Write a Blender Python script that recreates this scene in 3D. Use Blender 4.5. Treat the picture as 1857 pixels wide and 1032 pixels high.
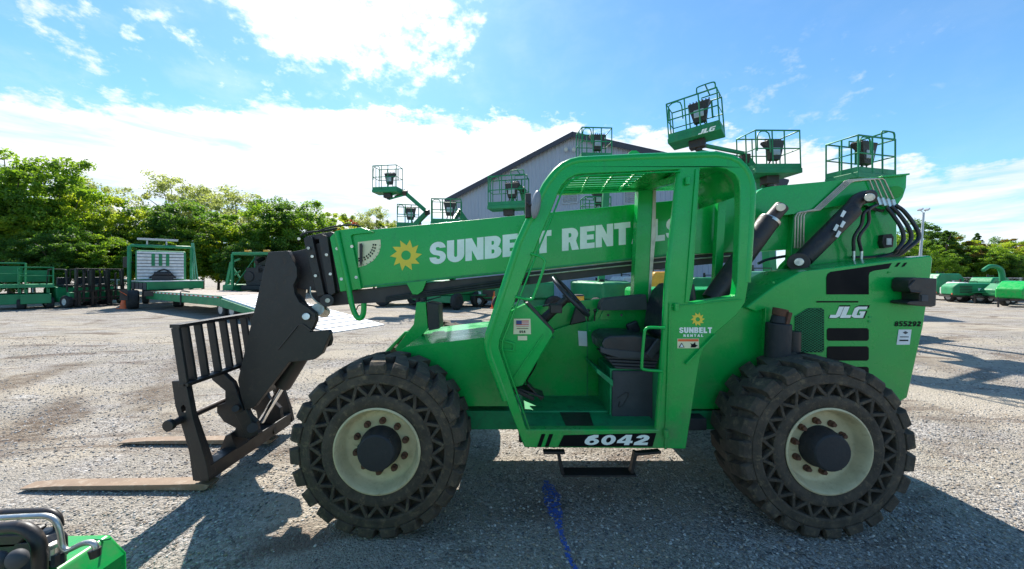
import bpy, bmesh, math, random
import numpy as np
from mathutils import Vector, Matrix
from mathutils.geometry import tessellate_polygon
R = math.radians
PI = math.pi
for o in list(bpy.data.objects): bpy.data.objects.remove(o)
SC = bpy.context.scene
COL = SC.collection

# ------------------------------------------------------------------ camera
F, CX, CY, CZ = 660.0, 920.0, 495.0, 1.90        # focal length and principal point in photo pixels, eye height
cam = bpy.data.cameras.new('camera'); co = bpy.data.objects.new('camera', cam); COL.objects.link(co)
cam.sensor_fit = 'HORIZONTAL'; cam.sensor_width = 36; cam.lens = 36 * F / 1857
cam.shift_x = (928.5 - CX) / 1857; cam.shift_y = -(516 - CY) / 1857
cam.clip_start = 0.05; cam.clip_end = 3000
co.location = (0, 0, CZ); co.rotation_euler = (PI/2, 0, 0)
SC.camera = co

# ------------------------------------------------------------------ sun, sky, exposure
SUN_EL = 47.0; SUN_DX = -0.33                     # sun stands beyond the machine, a little to the left
sd = Vector((SUN_DX, 1, 0)).normalized() * math.cos(R(SUN_EL)); sd.z = math.sin(R(SUN_EL))
sl = bpy.data.lights.new('sun', 'SUN'); sl.energy = 5.0; sl.angle = R(0.5); sl.color = (1, .95, .87)
so = bpy.data.objects.new('sun', sl); COL.objects.link(so); so.rotation_euler = sd.to_track_quat('Z', 'Y').to_euler(); so.location = (0, 0, 30)
SC.view_settings.view_transform = 'Standard'; SC.view_settings.look = 'None'
SC.view_settings.exposure = 0.80; SC.view_settings.gamma = 1

W = bpy.data.worlds.new('World'); SC.world = W; W.use_nodes = True
nt = W.node_tree; nt.nodes.clear()
class NT:
    """tiny node-graph helper"""
    def __init__(s, tree): s.t = tree
    def n(s, typ, **k):
        o = s.t.nodes.new(typ)
        for a, b in k.items(): setattr(o, a, b)
        return o
    def put(s, sock, v):
        if isinstance(v, bpy.types.NodeSocket): s.t.links.new(v, sock)
        elif v is not None:
            try: sock.default_value = v
            except Exception: sock.default_value = (v, v, v)
    def m(s, op, a, b=None, c=None, clamp=False):
        o = s.n('ShaderNodeMath', operation=op); o.use_clamp = clamp
        s.put(o.inputs[0], a)
        if b is not None: s.put(o.inputs[1], b)
        if c is not None: s.put(o.inputs[2], c)
        return o.outputs[0]
    def noise(s, vec, scale, detail=4, rough=.5, dist=0, col=False):
        o = s.n('ShaderNodeTexNoise'); s.put(o.inputs['Vector'], vec); o.inputs['Scale'].default_value = scale
        o.inputs['Detail'].default_value = detail; o.inputs['Roughness'].default_value = rough; o.inputs['Distortion'].default_value = dist
        return o.outputs['Color' if col else 'Fac']
    def ramp(s, f, a, b, lo=0., hi=1., smooth=True):
        o = s.n('ShaderNodeMapRange'); o.interpolation_type = 'SMOOTHSTEP' if smooth else 'LINEAR'; o.clamp = True
        s.put(o.inputs[0], f); s.put(o.inputs[1], a); s.put(o.inputs[2], b); s.put(o.inputs[3], lo); s.put(o.inputs[4], hi)
        return o.outputs[0]
    def mix(s, f, a, b):
        o = s.n('ShaderNodeMix', data_type='RGBA')
        s.put(o.inputs[0], f); s.put(o.inputs[6], a); s.put(o.inputs[7], b)
        return o.outputs[2]
    def vmul(s, v, k):
        o = s.n('ShaderNodeVectorMath', operation='MULTIPLY'); s.put(o.inputs[0], v); o.inputs[1].default_value = k
        return o.outputs[0]
g = NT(nt)
sky = g.n('ShaderNodeTexSky'); sky.sky_type = 'NISHITA'; sky.sun_disc = False
sky.sun_elevation = R(SUN_EL); sky.sun_rotation = math.atan2(SUN_DX, 1)
sky.ozone_density = 3.0; sky.air_density = 1.0; sky.dust_density = 0.3; sky.altitude = 200
tc = g.n('ShaderNodeTexCoord').outputs['Generated']
sp = g.n('ShaderNodeSeparateXYZ'); g.put(sp.inputs[0], tc)
az = g.m('ARCTAN2', sp.outputs[0], sp.outputs[1]); el = g.m('ARCSINE', sp.outputs[2])
fc = g.n('ShaderNodeFloatCurve'); cv = fc.mapping.curves[0]
azn = g.m('MULTIPLY_ADD', az, 0.5, 0.5)           # -1..1 rad -> 0..1
g.put(fc.inputs['Value'], azn)
pts = [(0, .27), (.06, .30), (.167, .355), (.3, .40), (.4, .405), (.5, .405), (.6, .385), (.7, .335), (.8, .30), (.9, .215), (1, .19)]
cv.points[0].location = pts[0]; cv.points[1].location = pts[-1]
for p in pts[1:-1]: cv.points.new(*p)
fc.mapping.update()
edge = fc.outputs[0]                              # elevation (rad) of the top of the cloud bank
cmb = g.n('ShaderNodeCombineXYZ'); g.put(cmb.inputs[0], az); g.put(cmb.inputs[1], g.m('MULTIPLY', el, 2.0)); g.put(cmb.inputs[2], 0.3)
n1 = g.noise(cmb.outputs[0], 9, 7, .62); n2 = g.noise(cmb.outputs[0], 30, 6, .65)
nn = g.m('ADD', g.m('MULTIPLY', g.m('SUBTRACT', n1, .5), .17), g.m('MULTIPLY', g.m('SUBTRACT', n2, .5), .07))
d = g.m('ADD', g.m('SUBTRACT', edge, el), nn)
bank = g.ramp(d, -.004, .028)
# pale blue gaps low in the bank, wider to the right
cm2 = g.n('ShaderNodeCombineXYZ'); g.put(cm2.inputs[0], az); g.put(cm2.inputs[1], g.m('MULTIPLY', el, 6.0)); g.put(cm2.inputs[2], 4.1)
s1 = g.noise(cm2.outputs[0], 4.5, 7, .6, .4)
thin = g.m('ADD', g.ramp(s1, .52, .74, 0, .40), g.m('MULTIPLY', g.ramp(az, .45, .8), g.ramp(s1, .45, .75, .0, .38)))
thin = g.m('ADD', thin, g.m('MULTIPLY', g.ramp(el, .2, .03), g.ramp(s1, .38, .6, 0, .35)), clamp=True)
bank = g.m('MULTIPLY', bank, g.m('SUBTRACT', 1, thin))
def spot(px, py, rad, soft, squash=1.0):
    a0 = math.atan2(px - CX, F); e0 = math.atan2(CY - py, math.hypot(F, px - CX))
    dx = g.m('MULTIPLY', g.m('SUBTRACT', az, a0), math.cos(e0)); dy = g.m('MULTIPLY', g.m('SUBTRACT', el, e0), squash)
    r = g.m('SQRT', g.m('ADD', g.m('MULTIPLY', dx, dx), g.m('MULTIPLY', dy, dy)))
    return g.ramp(r, rad, rad + soft, 1, 0)
cm3 = g.n('ShaderNodeCombineXYZ'); g.put(cm3.inputs[0], az); g.put(cm3.inputs[1], g.m('MULTIPLY', el, 1.5)); g.put(cm3.inputs[2], 9.3)
p1 = g.noise(cm3.outputs[0], 7, 8, .6, .2); p2 = g.noise(cm3.outputs[0], 26, 5, .6)
p3 = g.noise(cm3.outputs[0], 11, 6, .6)
big = g.m('ADD', spot(700, -10, .05, .27, 1.1), spot(500, -10, .02, .16, 1.0), clamp=True)
high = g.ramp(g.m('ADD', g.m('ADD', g.m('MULTIPLY', p1, 1.0), g.m('MULTIPLY', p2, .8)), g.m('MULTIPLY', big, .55)), 1.10, 1.45)
high = g.m('MULTIPLY', high, g.ramp(big, .02, .4))
puffz = g.m('ADD', g.m('ADD', spot(430, 130, .06, .12, 1.6), spot(60, 60, .1, .2, 1.5)), g.m('ADD', spot(680, 175, .05, .08, 2.2), g.m('MULTIPLY', spot(1420, 190, .12, .2, 2), .45)), clamp=True)
puffs = g.m('MULTIPLY', g.ramp(g.m('ADD', g.m('MULTIPLY', p2, .7), g.m('MULTIPLY', p3, .5)), .62, .84), puffz)
veil = g.m('MULTIPLY', g.m('MULTIPLY', g.ramp(p1, .42, .75), .22), g.ramp(az, .35, -.7, 0.25, 1))
cl = g.m('MAXIMUM', g.m('MAXIMUM', bank, high), g.m('MAXIMUM', puffs, veil))
cl = g.m('MULTIPLY', cl, g.ramp(el, -.02, .01))
glow = g.m('ADD', 1.0, g.m('MULTIPLY', spot(700, -80, .15, .6), .45))
ccol = g.mix(g.ramp(s1, .35, .7), (.64, .66, .69, 1), (.47, .54, .64, 1))
vm = g.n('ShaderNodeVectorMath', operation='SCALE'); g.put(vm.inputs[0], ccol); g.put(vm.inputs['Scale'], glow)
sk = g.n('ShaderNodeVectorMath', operation='MULTIPLY'); g.put(sk.inputs[0], sky.outputs[0]); sk.inputs[1].default_value = (.078, .113, .124)
final = g.mix(cl, sk.outputs[0], vm.outputs[0])
bgd = g.n('ShaderNodeBackground'); g.put(bgd.inputs[0], final); bgd.inputs[1].default_value = 1.0
wo = g.n('ShaderNodeOutputWorld'); nt.links.new(bgd.outputs[0], wo.inputs[0])

# ------------------------------------------------------------------ materials
def mat(name, col, rough=.5, metal=0., dirt=None, dirt_amt=.4, scale=6., bump=0., bscale=40., coat=0., spec=.5, var=.12, trans=0.):
    m = bpy.data.materials.new(name); m.use_nodes = True
    t = NT(m.node_tree); b = m.node_tree.nodes['Principled BSDF']
    ob = t.n('ShaderNodeTexCoord').outputs['Object']
    c0 = (*col, 1)
    n = t.noise(ob, scale, 5, .6)
    dark = tuple(x*(1-var) for x in col) + (1,); lite = tuple(min(1, x*(1+var)) for x in col) + (1,)
    c = t.mix(t.ramp(n, .3, .7), dark, lite)
    if dirt:
        n2 = t.noise(ob, scale*2.3, 8, .7, .3)
        c = t.mix(t.ramp(n2, .48, .78, 0, dirt_amt), c, (*dirt, 1))
        t.put(b.inputs['Roughness'], t.ramp(n2, .4, .75, rough, min(1, rough+.3)))
    else: t.put(b.inputs['Roughness'], t.ramp(n, .3, .7, rough*.85, min(1, rough*1.15)))
    t.put(b.inputs['Base Color'], c)
    b.inputs['Metallic'].default_value = metal; b.inputs['Specular IOR Level'].default_value = spec
    b.inputs['Coat Weight'].default_value = coat; b.inputs['Coat Roughness'].default_value = .12
    if bump:
        bp = t.n('ShaderNodeBump'); bp.inputs['Strength'].default_value = bump; bp.inputs['Distance'].default_value = .01
        t.put(bp.inputs['Height'], t.noise(ob, bscale, 5, .6)); t.put(b.inputs['Normal'], bp.outputs[0])
    return m
M = {}
DUST = (.30, .25, .18)
def paint():
    m = bpy.data.materials.new('worn green paint'); m.use_nodes = True
    t = NT(m.node_tree); b = m.node_tree.nodes['Principled BSDF']
    ge = t.n('ShaderNodeNewGeometry').outputs['Position']; ob = ge
    c = t.mix(t.noise(ob, 1.6, 4), (.0, .345, .050, 1), (.001, .425, .072, 1))
    c = t.mix(t.ramp(t.noise(ob, 2.6, 7, .7, .4), .50, .75, 0, .35), c, (.012, .30, .075, 1))      # faded film
    streak = t.noise(t.vmul(ob, (16, 16, 1.2)), 1, 5, .65)
    c = t.mix(t.ramp(streak, .58, .78, 0, .35), c, (.02, .20, .06, 1))                            # grime runs
    sx = t.n('ShaderNodeSeparateXYZ'); t.put(sx.inputs[0], ge)
    low = t.m('MULTIPLY', t.ramp(sx.outputs[2], 1.35, .65), t.ramp(t.noise(ob, 5, 7, .7), .40, .68))
    c = t.mix(t.m('MULTIPLY', low, .40), c, (.20, .19, .12, 1))                                   # dust low down
    chip = t.ramp(t.noise(ob, 42, 3, .6), .74, .78)
    chip = t.m('MULTIPLY', chip, t.ramp(t.noise(ob, 3.1, 3), .48, .56))
    c = t.mix(t.m('MULTIPLY', chip, .85), c, (.035, .030, .025, 1))
    t.put(b.inputs['Base Color'], c)
    t.put(b.inputs['Roughness'], t.ramp(t.noise(ob, 6, 6, .7), .35, .7, .22, .46))
    b.inputs['Coat Weight'].default_value = .35; b.inputs['Coat Roughness'].default_value = .10; b.inputs['Specular IOR Level'].default_value = .3
    bp = t.n('ShaderNodeBump'); bp.inputs['Strength'].default_value = .06; bp.inputs['Distance'].default_value = .01
    t.put(bp.inputs['Height'], t.noise(ob, 7, 4)); t.put(b.inputs['Normal'], bp.outputs[0])
    return m
M['green'] = paint()
M['green_bg'] = mat('weathered green paint', (.006, .21, .075), .45, dirt=(.10, .24, .14), dirt_amt=.5, scale=2, var=.15)
M['green_pale'] = mat('sun bleached green paint', (.10, .34, .20), .5, dirt=(.3, .36, .3), dirt_amt=.5, scale=2)
M['green_dark'] = mat('grimy green floor paint', (.005, .27, .09), .5, dirt=(.06, .07, .05), dirt_amt=.8, scale=5, bump=.15)
M['rubber'] = mat('dusty rubber', (.070, .052, .036), .85, dirt=(.25, .18, .105), dirt_amt=.85, scale=8, bump=.6, bscale=60, var=.3)
M['rubber_bg'] = mat('black rubber', (.03, .03, .03), .85, dirt=(.12, .11, .09), dirt_amt=.5)
M['pocket'] = mat('shade-dark tyre pocket floor', (.045, .033, .022), .95, dirt=(.09, .06, .035), dirt_amt=.6, scale=9)  # darker than the rubber: shade of the sidewall holes put into the colour
M['cream'] = mat('cream wheel paint', (.60, .50, .29), .5, dirt=(.30, .20, .10), dirt_amt=.6, scale=7, bump=.1)
M['rust'] = mat('rusty steel', (.13, .055, .03), .8, dirt=(.05, .03, .02), dirt_amt=.8, scale=20, bump=.4)
M['hub'] = mat('black hub casting', (.022, .022, .024), .6, dirt=(.09, .08, .07), dirt_amt=.5, scale=9, bump=.3)
M['black'] = mat('satin black paint', (.024, .019, .018), .42, dirt=(.13, .085, .055), dirt_amt=.55, scale=7, bump=.08)
M['boomsteel'] = mat('dark worn boom paint', (.052, .038, .036), .5, dirt=(.13, .095, .08), dirt_amt=.5, scale=4, bump=.1)
M['steel'] = mat('worn bright steel', (.62, .60, .56), .3, metal=.9, dirt=(.3, .27, .22), dirt_amt=.4)
M['pipe'] = mat('zinc pipe', (.55, .50, .40), .38, metal=.6, dirt=(.25, .2, .14), dirt_amt=.5)
M['chrome'] = mat('chrome rod', (.85, .86, .88), .12, metal=1.)
M['forksteel'] = mat('rusty fork steel', (.24, .16, .10), .65, metal=.0, dirt=(.50, .43, .34), dirt_amt=.85, scale=6, bump=.15)
M['vinyl'] = mat('black vinyl', (.018, .02, .026), .32, dirt=(.10, .09, .08), dirt_amt=.25, bump=.15)
M['grey'] = mat('dusty charcoal plastic', (.055, .055, .060), .6, dirt=(.13, .12, .11), dirt_amt=.5, bump=.1)
M['decalblack'] = mat('black decal', (.004, .004, .005), .6, spec=.15)
M['white'] = mat('white lettering', (.88, .90, .82), .5, dirt=(.60, .66, .52), dirt_amt=.25, var=.05)
M['yellow'] = mat('yellow decal', (.85, .62, .05), .5, var=.05)
M['cream_decal'] = mat('cream decal', (.78, .72, .45), .5, var=.05)
M['red_decal'] = mat('red decal', (.55, .08, .04), .5)
M['blue_decal'] = mat('navy decal', (.03, .05, .2), .5)
M['orange'] = mat('orange plastic', (.85, .14, .03), .5)
M['amber'] = mat('amber plastic', (.8, .38, .03), .4)
M['mirror'] = mat('grey mirror shell', (.22, .23, .25), .35)
M['siding_trim'] = mat('dark roof trim', (.045, .04, .055), .5)
M['louvre'] = mat('grey louvre', (.42, .43, .47), .5)
M['deckwood'] = mat('weathered deck planks', (.50, .43, .36), .8, dirt=(.30, .22, .16), dirt_amt=.6, scale=3)
M['aluminium'] = mat('pale galvanised ramp', (.72, .72, .72), .6, metal=.0, dirt=(.6, .58, .55), dirt_amt=.4)
M['galv'] = mat('galvanised steel', (.45, .46, .47), .45, metal=.5)
M['paper'] = mat('paper notice', (.75, .77, .76), .7)
M['bluegrey'] = mat('blue grey cabinet', (.20, .26, .33), .5, dirt=(.3, .33, .36), dirt_amt=.4)
M['tankwhite'] = mat('off white tank', (.62, .63, .60), .5, dirt=(.4, .38, .33), dirt_amt=.4)
M['bark'] = mat('bark', (.09, .07, .05), .9, scale=8, bump=.5, bscale=20)
M['concrete'] = mat('pale kerb', (.45, .43, .40), .9)

def siding():
    m = bpy.data.materials.new('ribbed metal siding'); m.use_nodes = True
    t = NT(m.node_tree); b = m.node_tree.nodes['Principled BSDF']
    ob = t.n('ShaderNodeTexCoord').outputs['Object']
    c = t.mix(t.noise(ob, .7, 4), (.34, .345, .42, 1), (.42, .425, .50, 1))
    st = t.noise(t.vmul(ob, (6, 6, .3)), 1, 4, .6)
    c = t.mix(t.ramp(st, .5, .8, 0, .25), c, (.25, .25, .30, 1))
    t.put(b.inputs['Base Color'], c); b.inputs['Roughness'].default_value = .45
    return m
M['siding'] = siding()

def leafmat(name, a, bcol, dk):
    m = bpy.data.materials.new(name); m.use_nodes = True
    t = NT(m.node_tree); nd = m.node_tree.nodes; b = nd['Principled BSDF']; out = nd['Material Output']
    at = t.n('ShaderNodeAttribute'); at.attribute_name = 'tone'
    ob = t.n('ShaderNodeTexCoord').outputs['Object']
    c = t.mix(at.outputs['Fac'], (*a, 1), (*bcol, 1))
    c = t.mix(t.ramp(t.noise(ob, .45, 3), .45, .65, 0, .7), c, (*dk, 1))
    t.put(b.inputs['Base Color'], c); b.inputs['Roughness'].default_value = .55; b.inputs['Specular IOR Level'].default_value = .3
    tr = t.n('ShaderNodeBsdfTranslucent'); 
    br = t.n('ShaderNodeVectorMath', operation='MULTIPLY'); t.put(br.inputs[0], c); br.inputs[1].default_value = (3.0, 2.6, 1.0)
    t.put(tr.inputs[0], br.outputs[0])
    mx = t.n('ShaderNodeMixShader'); mx.inputs[0].default_value = .5
    m.node_tree.links.new(b.outputs[0], mx.inputs[1]); m.node_tree.links.new(tr.outputs[0], mx.inputs[2]); m.node_tree.links.new(mx.outputs[0], out.inputs[0])
    return m
M['leaf_a'] = leafmat('leaves mid green', (.065, .15, .018), (.17, .28, .03), (.045, .11, .02))
M['leaf_b'] = leafmat('leaves yellow green', (.12, .21, .02), (.28, .36, .04), (.075, .15, .02))
M['leaf_c'] = leafmat('leaves deep green', (.035, .10, .022), (.10, .19, .035), (.028, .075, .02))
M['leaf_d'] = leafmat('leaves pale grey green', (.13, .18, .09), (.24, .30, .15), (.12, .16, .09))
M['leaf_r'] = leafmat('leaves dull red', (.12, .02, .02), (.22, .06, .05), (.08, .02, .02))
M['leaf_o'] = leafmat('leaves olive brown', (.10, .09, .03), (.18, .15, .05), (.06, .07, .03))

def gravel():
    m = bpy.data.materials.new('gravel ground'); m.use_nodes = True
    t = NT(m.node_tree); b = m.node_tree.nodes['Principled BSDF']
    ob = t.n('ShaderNodeTexCoord').outputs['Object']
    v = t.n('ShaderNodeTexVoronoi'); t.put(v.inputs['Vector'], ob); v.inputs['Scale'].default_value = 46; v.inputs['Randomness'].default_value = 1
    v2 = t.n('ShaderNodeTexVoronoi'); t.put(v2.inputs['Vector'], ob); v2.inputs['Scale'].default_value = 110
    sx = t.n('ShaderNodeSeparateColor'); t.put(sx.inputs[0], v.outputs['Color'])
    sx2 = t.n('ShaderNodeSeparateColor'); t.put(sx2.inputs[0], v2.outputs['Color'])
    stone = t.mix(sx.outputs[0], (.11, .11, .115, 1), (.56, .53, .49, 1))
    stone = t.mix(t.m('MULTIPLY', sx.outputs[1], .35), stone, (.40, .30, .20, 1))
    fines = t.mix(sx2.outputs[0], (.20, .18, .15, 1), (.45, .405, .34, 1))
    cov = t.noise(ob, 1.3, 5, .6)
    c = t.mix(t.ramp(cov, .38, .62), stone, fines)
    # sandy wheel-worn swathes
    sand = t.noise(t.vmul(ob, (.20, .60, 1)), 1.0, 6, .62, .5)
    c = t.mix(t.ramp(sand, .46, .62, 0, .65), c, (.48, .41, .31, 1))
    s3 = t.noise(t.vmul(ob, (.5, 1.4, 1)), 1.1, 6, .65, .8)
    c = t.mix(t.ramp(s3, .51, .66, 0, .75), c, (.13, .09, .065, 1))
    for (X, Y, rx, ry, kk) in ((-6.0, 4.75, 1.0, .42, .9), (-5.5, 5.7, 1.1, .38, .8), (-8.6, 6.3, 1.6, .5, .8), (-7.2, 8.4, 2.2, .5, .6), (-3.9, 4.4, .8, .25, .5), (5.6, 4.4, 1.0, .3, .35), (9.0, 8.0, 2.5, .5, .5)):
        mp = t.n('ShaderNodeMapping'); mp.vector_type = 'TEXTURE'; t.put(mp.inputs[0], ob); mp.inputs['Location'].default_value = (X, Y, 0); mp.inputs['Rotation'].default_value = (0, 0, .15*X); mp.inputs['Scale'].default_value = (rx, ry, 1)
        ln = t.n('ShaderNodeVectorMath', operation='LENGTH'); t.put(ln.inputs[0], mp.outputs[0])
        rr = t.m('ADD', ln.outputs['Value'], t.m('MULTIPLY', t.m('SUBTRACT', t.noise(ob, 2.2, 7, .7), .5), 2.6))
        c = t.mix(t.m('MULTIPLY', t.ramp(rr, 1.35, .3, 0, kk), t.ramp(t.noise(ob, 9, 6, .7), .35, .6, .45, 1)), c, (.11, .072, .046, 1))
    s4 = t.noise(t.vmul(ob, (.35, .9, 1)), 1.7, 5, .6, .3)
    c = t.mix(t.ramp(s4, .62, .74, 0, .5), c, (.62, .60, .57, 1))
    t.put(b.inputs['Base Color'], c); b.inputs['Roughness'].default_value = .95; b.inputs['Specular IOR Level'].default_value = .2
    h = t.m('ADD', t.m('MULTIPLY', t.ramp(v.outputs['Distance'], 0, .7, 1, 0), .8), t.m('MULTIPLY', t.ramp(v2.outputs['Distance'], 0, .7, 1, 0), .45))
    h = t.m('ADD', h, t.m('MULTIPLY', t.noise(ob, 3, 4), .8))
    bp = t.n('ShaderNodeBump'); bp.inputs['Strength'].default_value = .9; bp.inputs['Distance'].default_value = .016
    t.put(bp.inputs['Height'], h); t.put(b.inputs['Normal'], bp.outputs[0])
    return m
M['gravel'] = gravel()
def stonemat():
    m = bpy.data.materials.new('loose stones'); m.use_nodes = True
    t = NT(m.node_tree); b = m.node_tree.nodes['Principled BSDF']
    at = t.n('ShaderNodeAttribute'); at.attribute_name = 'tone'; at2 = t.n('ShaderNodeAttribute'); at2.attribute_name = 'warm'
    c = t.mix(at.outputs['Fac'], (.10, .10, .105, 1), (.60, .57, .53, 1))
    c = t.mix(at2.outputs['Fac'], c, (.42, .31, .20, 1))
    t.put(b.inputs['Base Color'], c); b.inputs['Roughness'].default_value = .9
    return m
M['stone'] = stonemat()

# ------------------------------------------------------------------ helpers
ORG = Vector((0, 0, 0))
def P(px, py, Y): return Vector(((px-CX)/F*Y, Y, CZ-(py-CY)/F*Y))
def tag(o, label, cat, group=None, kind=None):
    if label: o['label'] = label
    if cat: o['category'] = cat
    if group: o['group'] = group
    if kind: o['kind'] = kind
    return o
def thing(name, label, cat, loc=(0, 0, 0), rz=0, group=None):
    global ORG
    o = bpy.data.objects.new(name, None); COL.objects.link(o); o.empty_display_size = .2
    o.location = loc; o.rotation_euler = (0, 0, rz); ORG = Vector(loc) if rz == 0 else Vector((0, 0, 0))
    return tag(o, label, cat, group)
def finish(name, bm, m, parent=None, bevel=0., seg=2, smooth=35, label=None, raw=False):
    bmesh.ops.recalc_face_normals(bm, faces=bm.faces[:])
    if not raw: bmesh.ops.translate(bm, verts=bm.verts[:], vec=-ORG)
    me = bpy.data.meshes.new(name); bm.to_mesh(me); bm.free()
    o = bpy.data.objects.new(name, me); COL.objects.link(o); me.materials.append(M[m] if isinstance(m, str) else m)
    if parent: o.parent = parent
    if label: o['label'] = label
    if smooth:
        me.polygons.foreach_set('use_smooth', [True]*len(me.polygons)); me.set_sharp_from_angle(angle=R(smooth))
    if bevel:
        b = o.modifiers.new('bevel', 'BEVEL'); b.width = bevel; b.segments = seg; b.limit_method = 'ANGLE'; b.angle_limit = R(40); b.harden_normals = True
    return o
def NB(): return bmesh.new()
def box(bm, a, b, Mx=None):
    x0, y0, z0 = a; x1, y1, z1 = b
    vs = [Vector(p) for p in ((x0,y0,z0),(x1,y0,z0),(x1,y1,z0),(x0,y1,z0),(x0,y0,z1),(x1,y0,z1),(x1,y1,z1),(x0,y1,z1))]
    if Mx is not None: vs = [Mx @ v for v in vs]
    v = [bm.verts.new(p) for p in vs]
    for f in ((0,3,2,1),(4,5,6,7),(0,1,5,4),(1,2,6,5),(2,3,7,6),(3,0,4,7)): bm.faces.new([v[i] for i in f])
    return v
def tube(bm, pts, r, n=8, closed=False, cap=True):
    pts = [Vector(p) for p in pts]; N = len(pts); rings = []
    up = None
    for i, p in enumerate(pts):
        if closed: d = pts[(i+1) % N] - pts[i-1]
        else: d = pts[min(i+1, N-1)] - pts[max(i-1, 0)]
        d.normalize()
        if up is None: up = d.orthogonal().normalized()
        up = (up - d*up.dot(d)); 
        if up.length < 1e-4: up = d.orthogonal()
        up.normalize(); s = d.cross(up)
        rr = r[i] if isinstance(r, (list, tuple)) else r
        rings.append([bm.verts.new(p + (up*math.cos(2*PI*k/n) + s*math.sin(2*PI*k/n))*rr) for k in range(n)])
    for i in range(N if closed else N-1):
        a, b = rings[i], rings[(i+1) % N]
        for k in range(n): bm.faces.new((a[k], a[(k+1) % n], b[(k+1) % n], b[k]))
    if cap and not closed: bm.faces.new(rings[0][::-1]); bm.faces.new(rings[-1])
def spline(pts, k=6):
    pts = [Vector(p) for p in pts]; out = []
    Q = [pts[0]*2-pts[1]] + pts + [pts[-1]*2-pts[-2]]
    for i in range(1, len(Q)-2):
        for j in range(k):
            t = j/k; a, b, c, d = Q[i-1], Q[i], Q[i+1], Q[i+2]
            out.append(.5*((2*b)+(-a+c)*t+(2*a-5*b+4*c-d)*t*t+(-a+3*b-3*c+d)*t**3))
    return out + [pts[-1]]
def bar(bm, a, b, w, h, upv=(0, 0, 1)):
    a = Vector(a); b = Vector(b); d = (b-a); L = d.length; d.normalize(); u = Vector(upv)
    s = d.cross(u).normalized(); u = s.cross(d).normalized()
    Mx = Matrix((( d.x, s.x, u.x, a.x), (d.y, s.y, u.y, a.y), (d.z, s.z, u.z, a.z), (0, 0, 0, 1)))
    box(bm, (0, -w/2, -h/2), (L, w/2, h/2), Mx)
def area2(p): return sum(p[i][0]*p[(i+1) % len(p)][1]-p[(i+1) % len(p)][0]*p[i][1] for i in range(len(p)))
def sheet(bm, loops, f):
    """flat polygon with holes; loops in 2-D, f maps to 3-D; returns the vertices by loop"""
    flat = [q for l in loops for q in l]
    tris = tessellate_polygon([[Vector((q[0], q[1], 0)) for q in l] for l in loops])
    vs = [bm.verts.new(f(q)) for q in flat]
    for t in tris:
        try: bm.faces.new([vs[i] for i in t])
        except ValueError: pass
    return vs
def prism(bm, outer, Y0, Y1, holes=(), Ymap=None):
    """outline traced in photo pixels at depth Y0, pushed back straight to Y1"""
    loops = [list(outer)] + [list(h) for h in holes]
    Yr = Ymap or Y0
    def fr(q): p = P(q[0], q[1], Yr); return Vector((p.x, Y0, p.z))
    def bk(q): p = P(q[0], q[1], Yr); return Vector((p.x, Y1, p.z))
    a = sheet(bm, loops, fr); b = sheet(bm, loops, bk)
    k = 0
    for l in loops:
        n = len(l)
        for i in range(n):
            j = (i+1) % n
            bm.faces.new((a[k+i], a[k+j], b[k+j], b[k+i]))
        k += n
def cyl(bm, a, b, r, n=20, r2=None): tube(bm, [a, b], [r, r if r2 is None else r2], n)
def lathe(bm, prof, n=64, c=(0, 0, 0), closed=False):
    """profile of (radius, y) turned about the Y axis"""
    rings = []
    for k in range(n):
        a = 2*PI*k/n
        rings.append([bm.verts.new((c[0]+r*math.cos(a), c[1]+y, c[2]+r*math.sin(a))) for r, y in prof])
    for k in range(n):
        A, B = rings[k], rings[(k+1) % n]
        for i in range(len(prof) if closed else len(prof)-1):
            j = (i+1) % len(prof)
            try: bm.faces.new((A[i], A[j], B[j], B[i]))
            except ValueError: pass
def children(o): return [c for c in bpy.data.objects if c.parent == o]
def copy_tree(o, parent=None):
    c = o.copy(); COL.objects.link(c); c.parent = parent
    for ch in children(o): copy_tree(ch, c)
    return c
def arc(cx, cy, rx, ry, a0, a1, n=6): return [(cx+rx*math.cos(R(a0+(a1-a0)*i/n)), cy+ry*math.sin(R(a0+(a1-a0)*i/n))) for i in range(n+1)]

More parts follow.
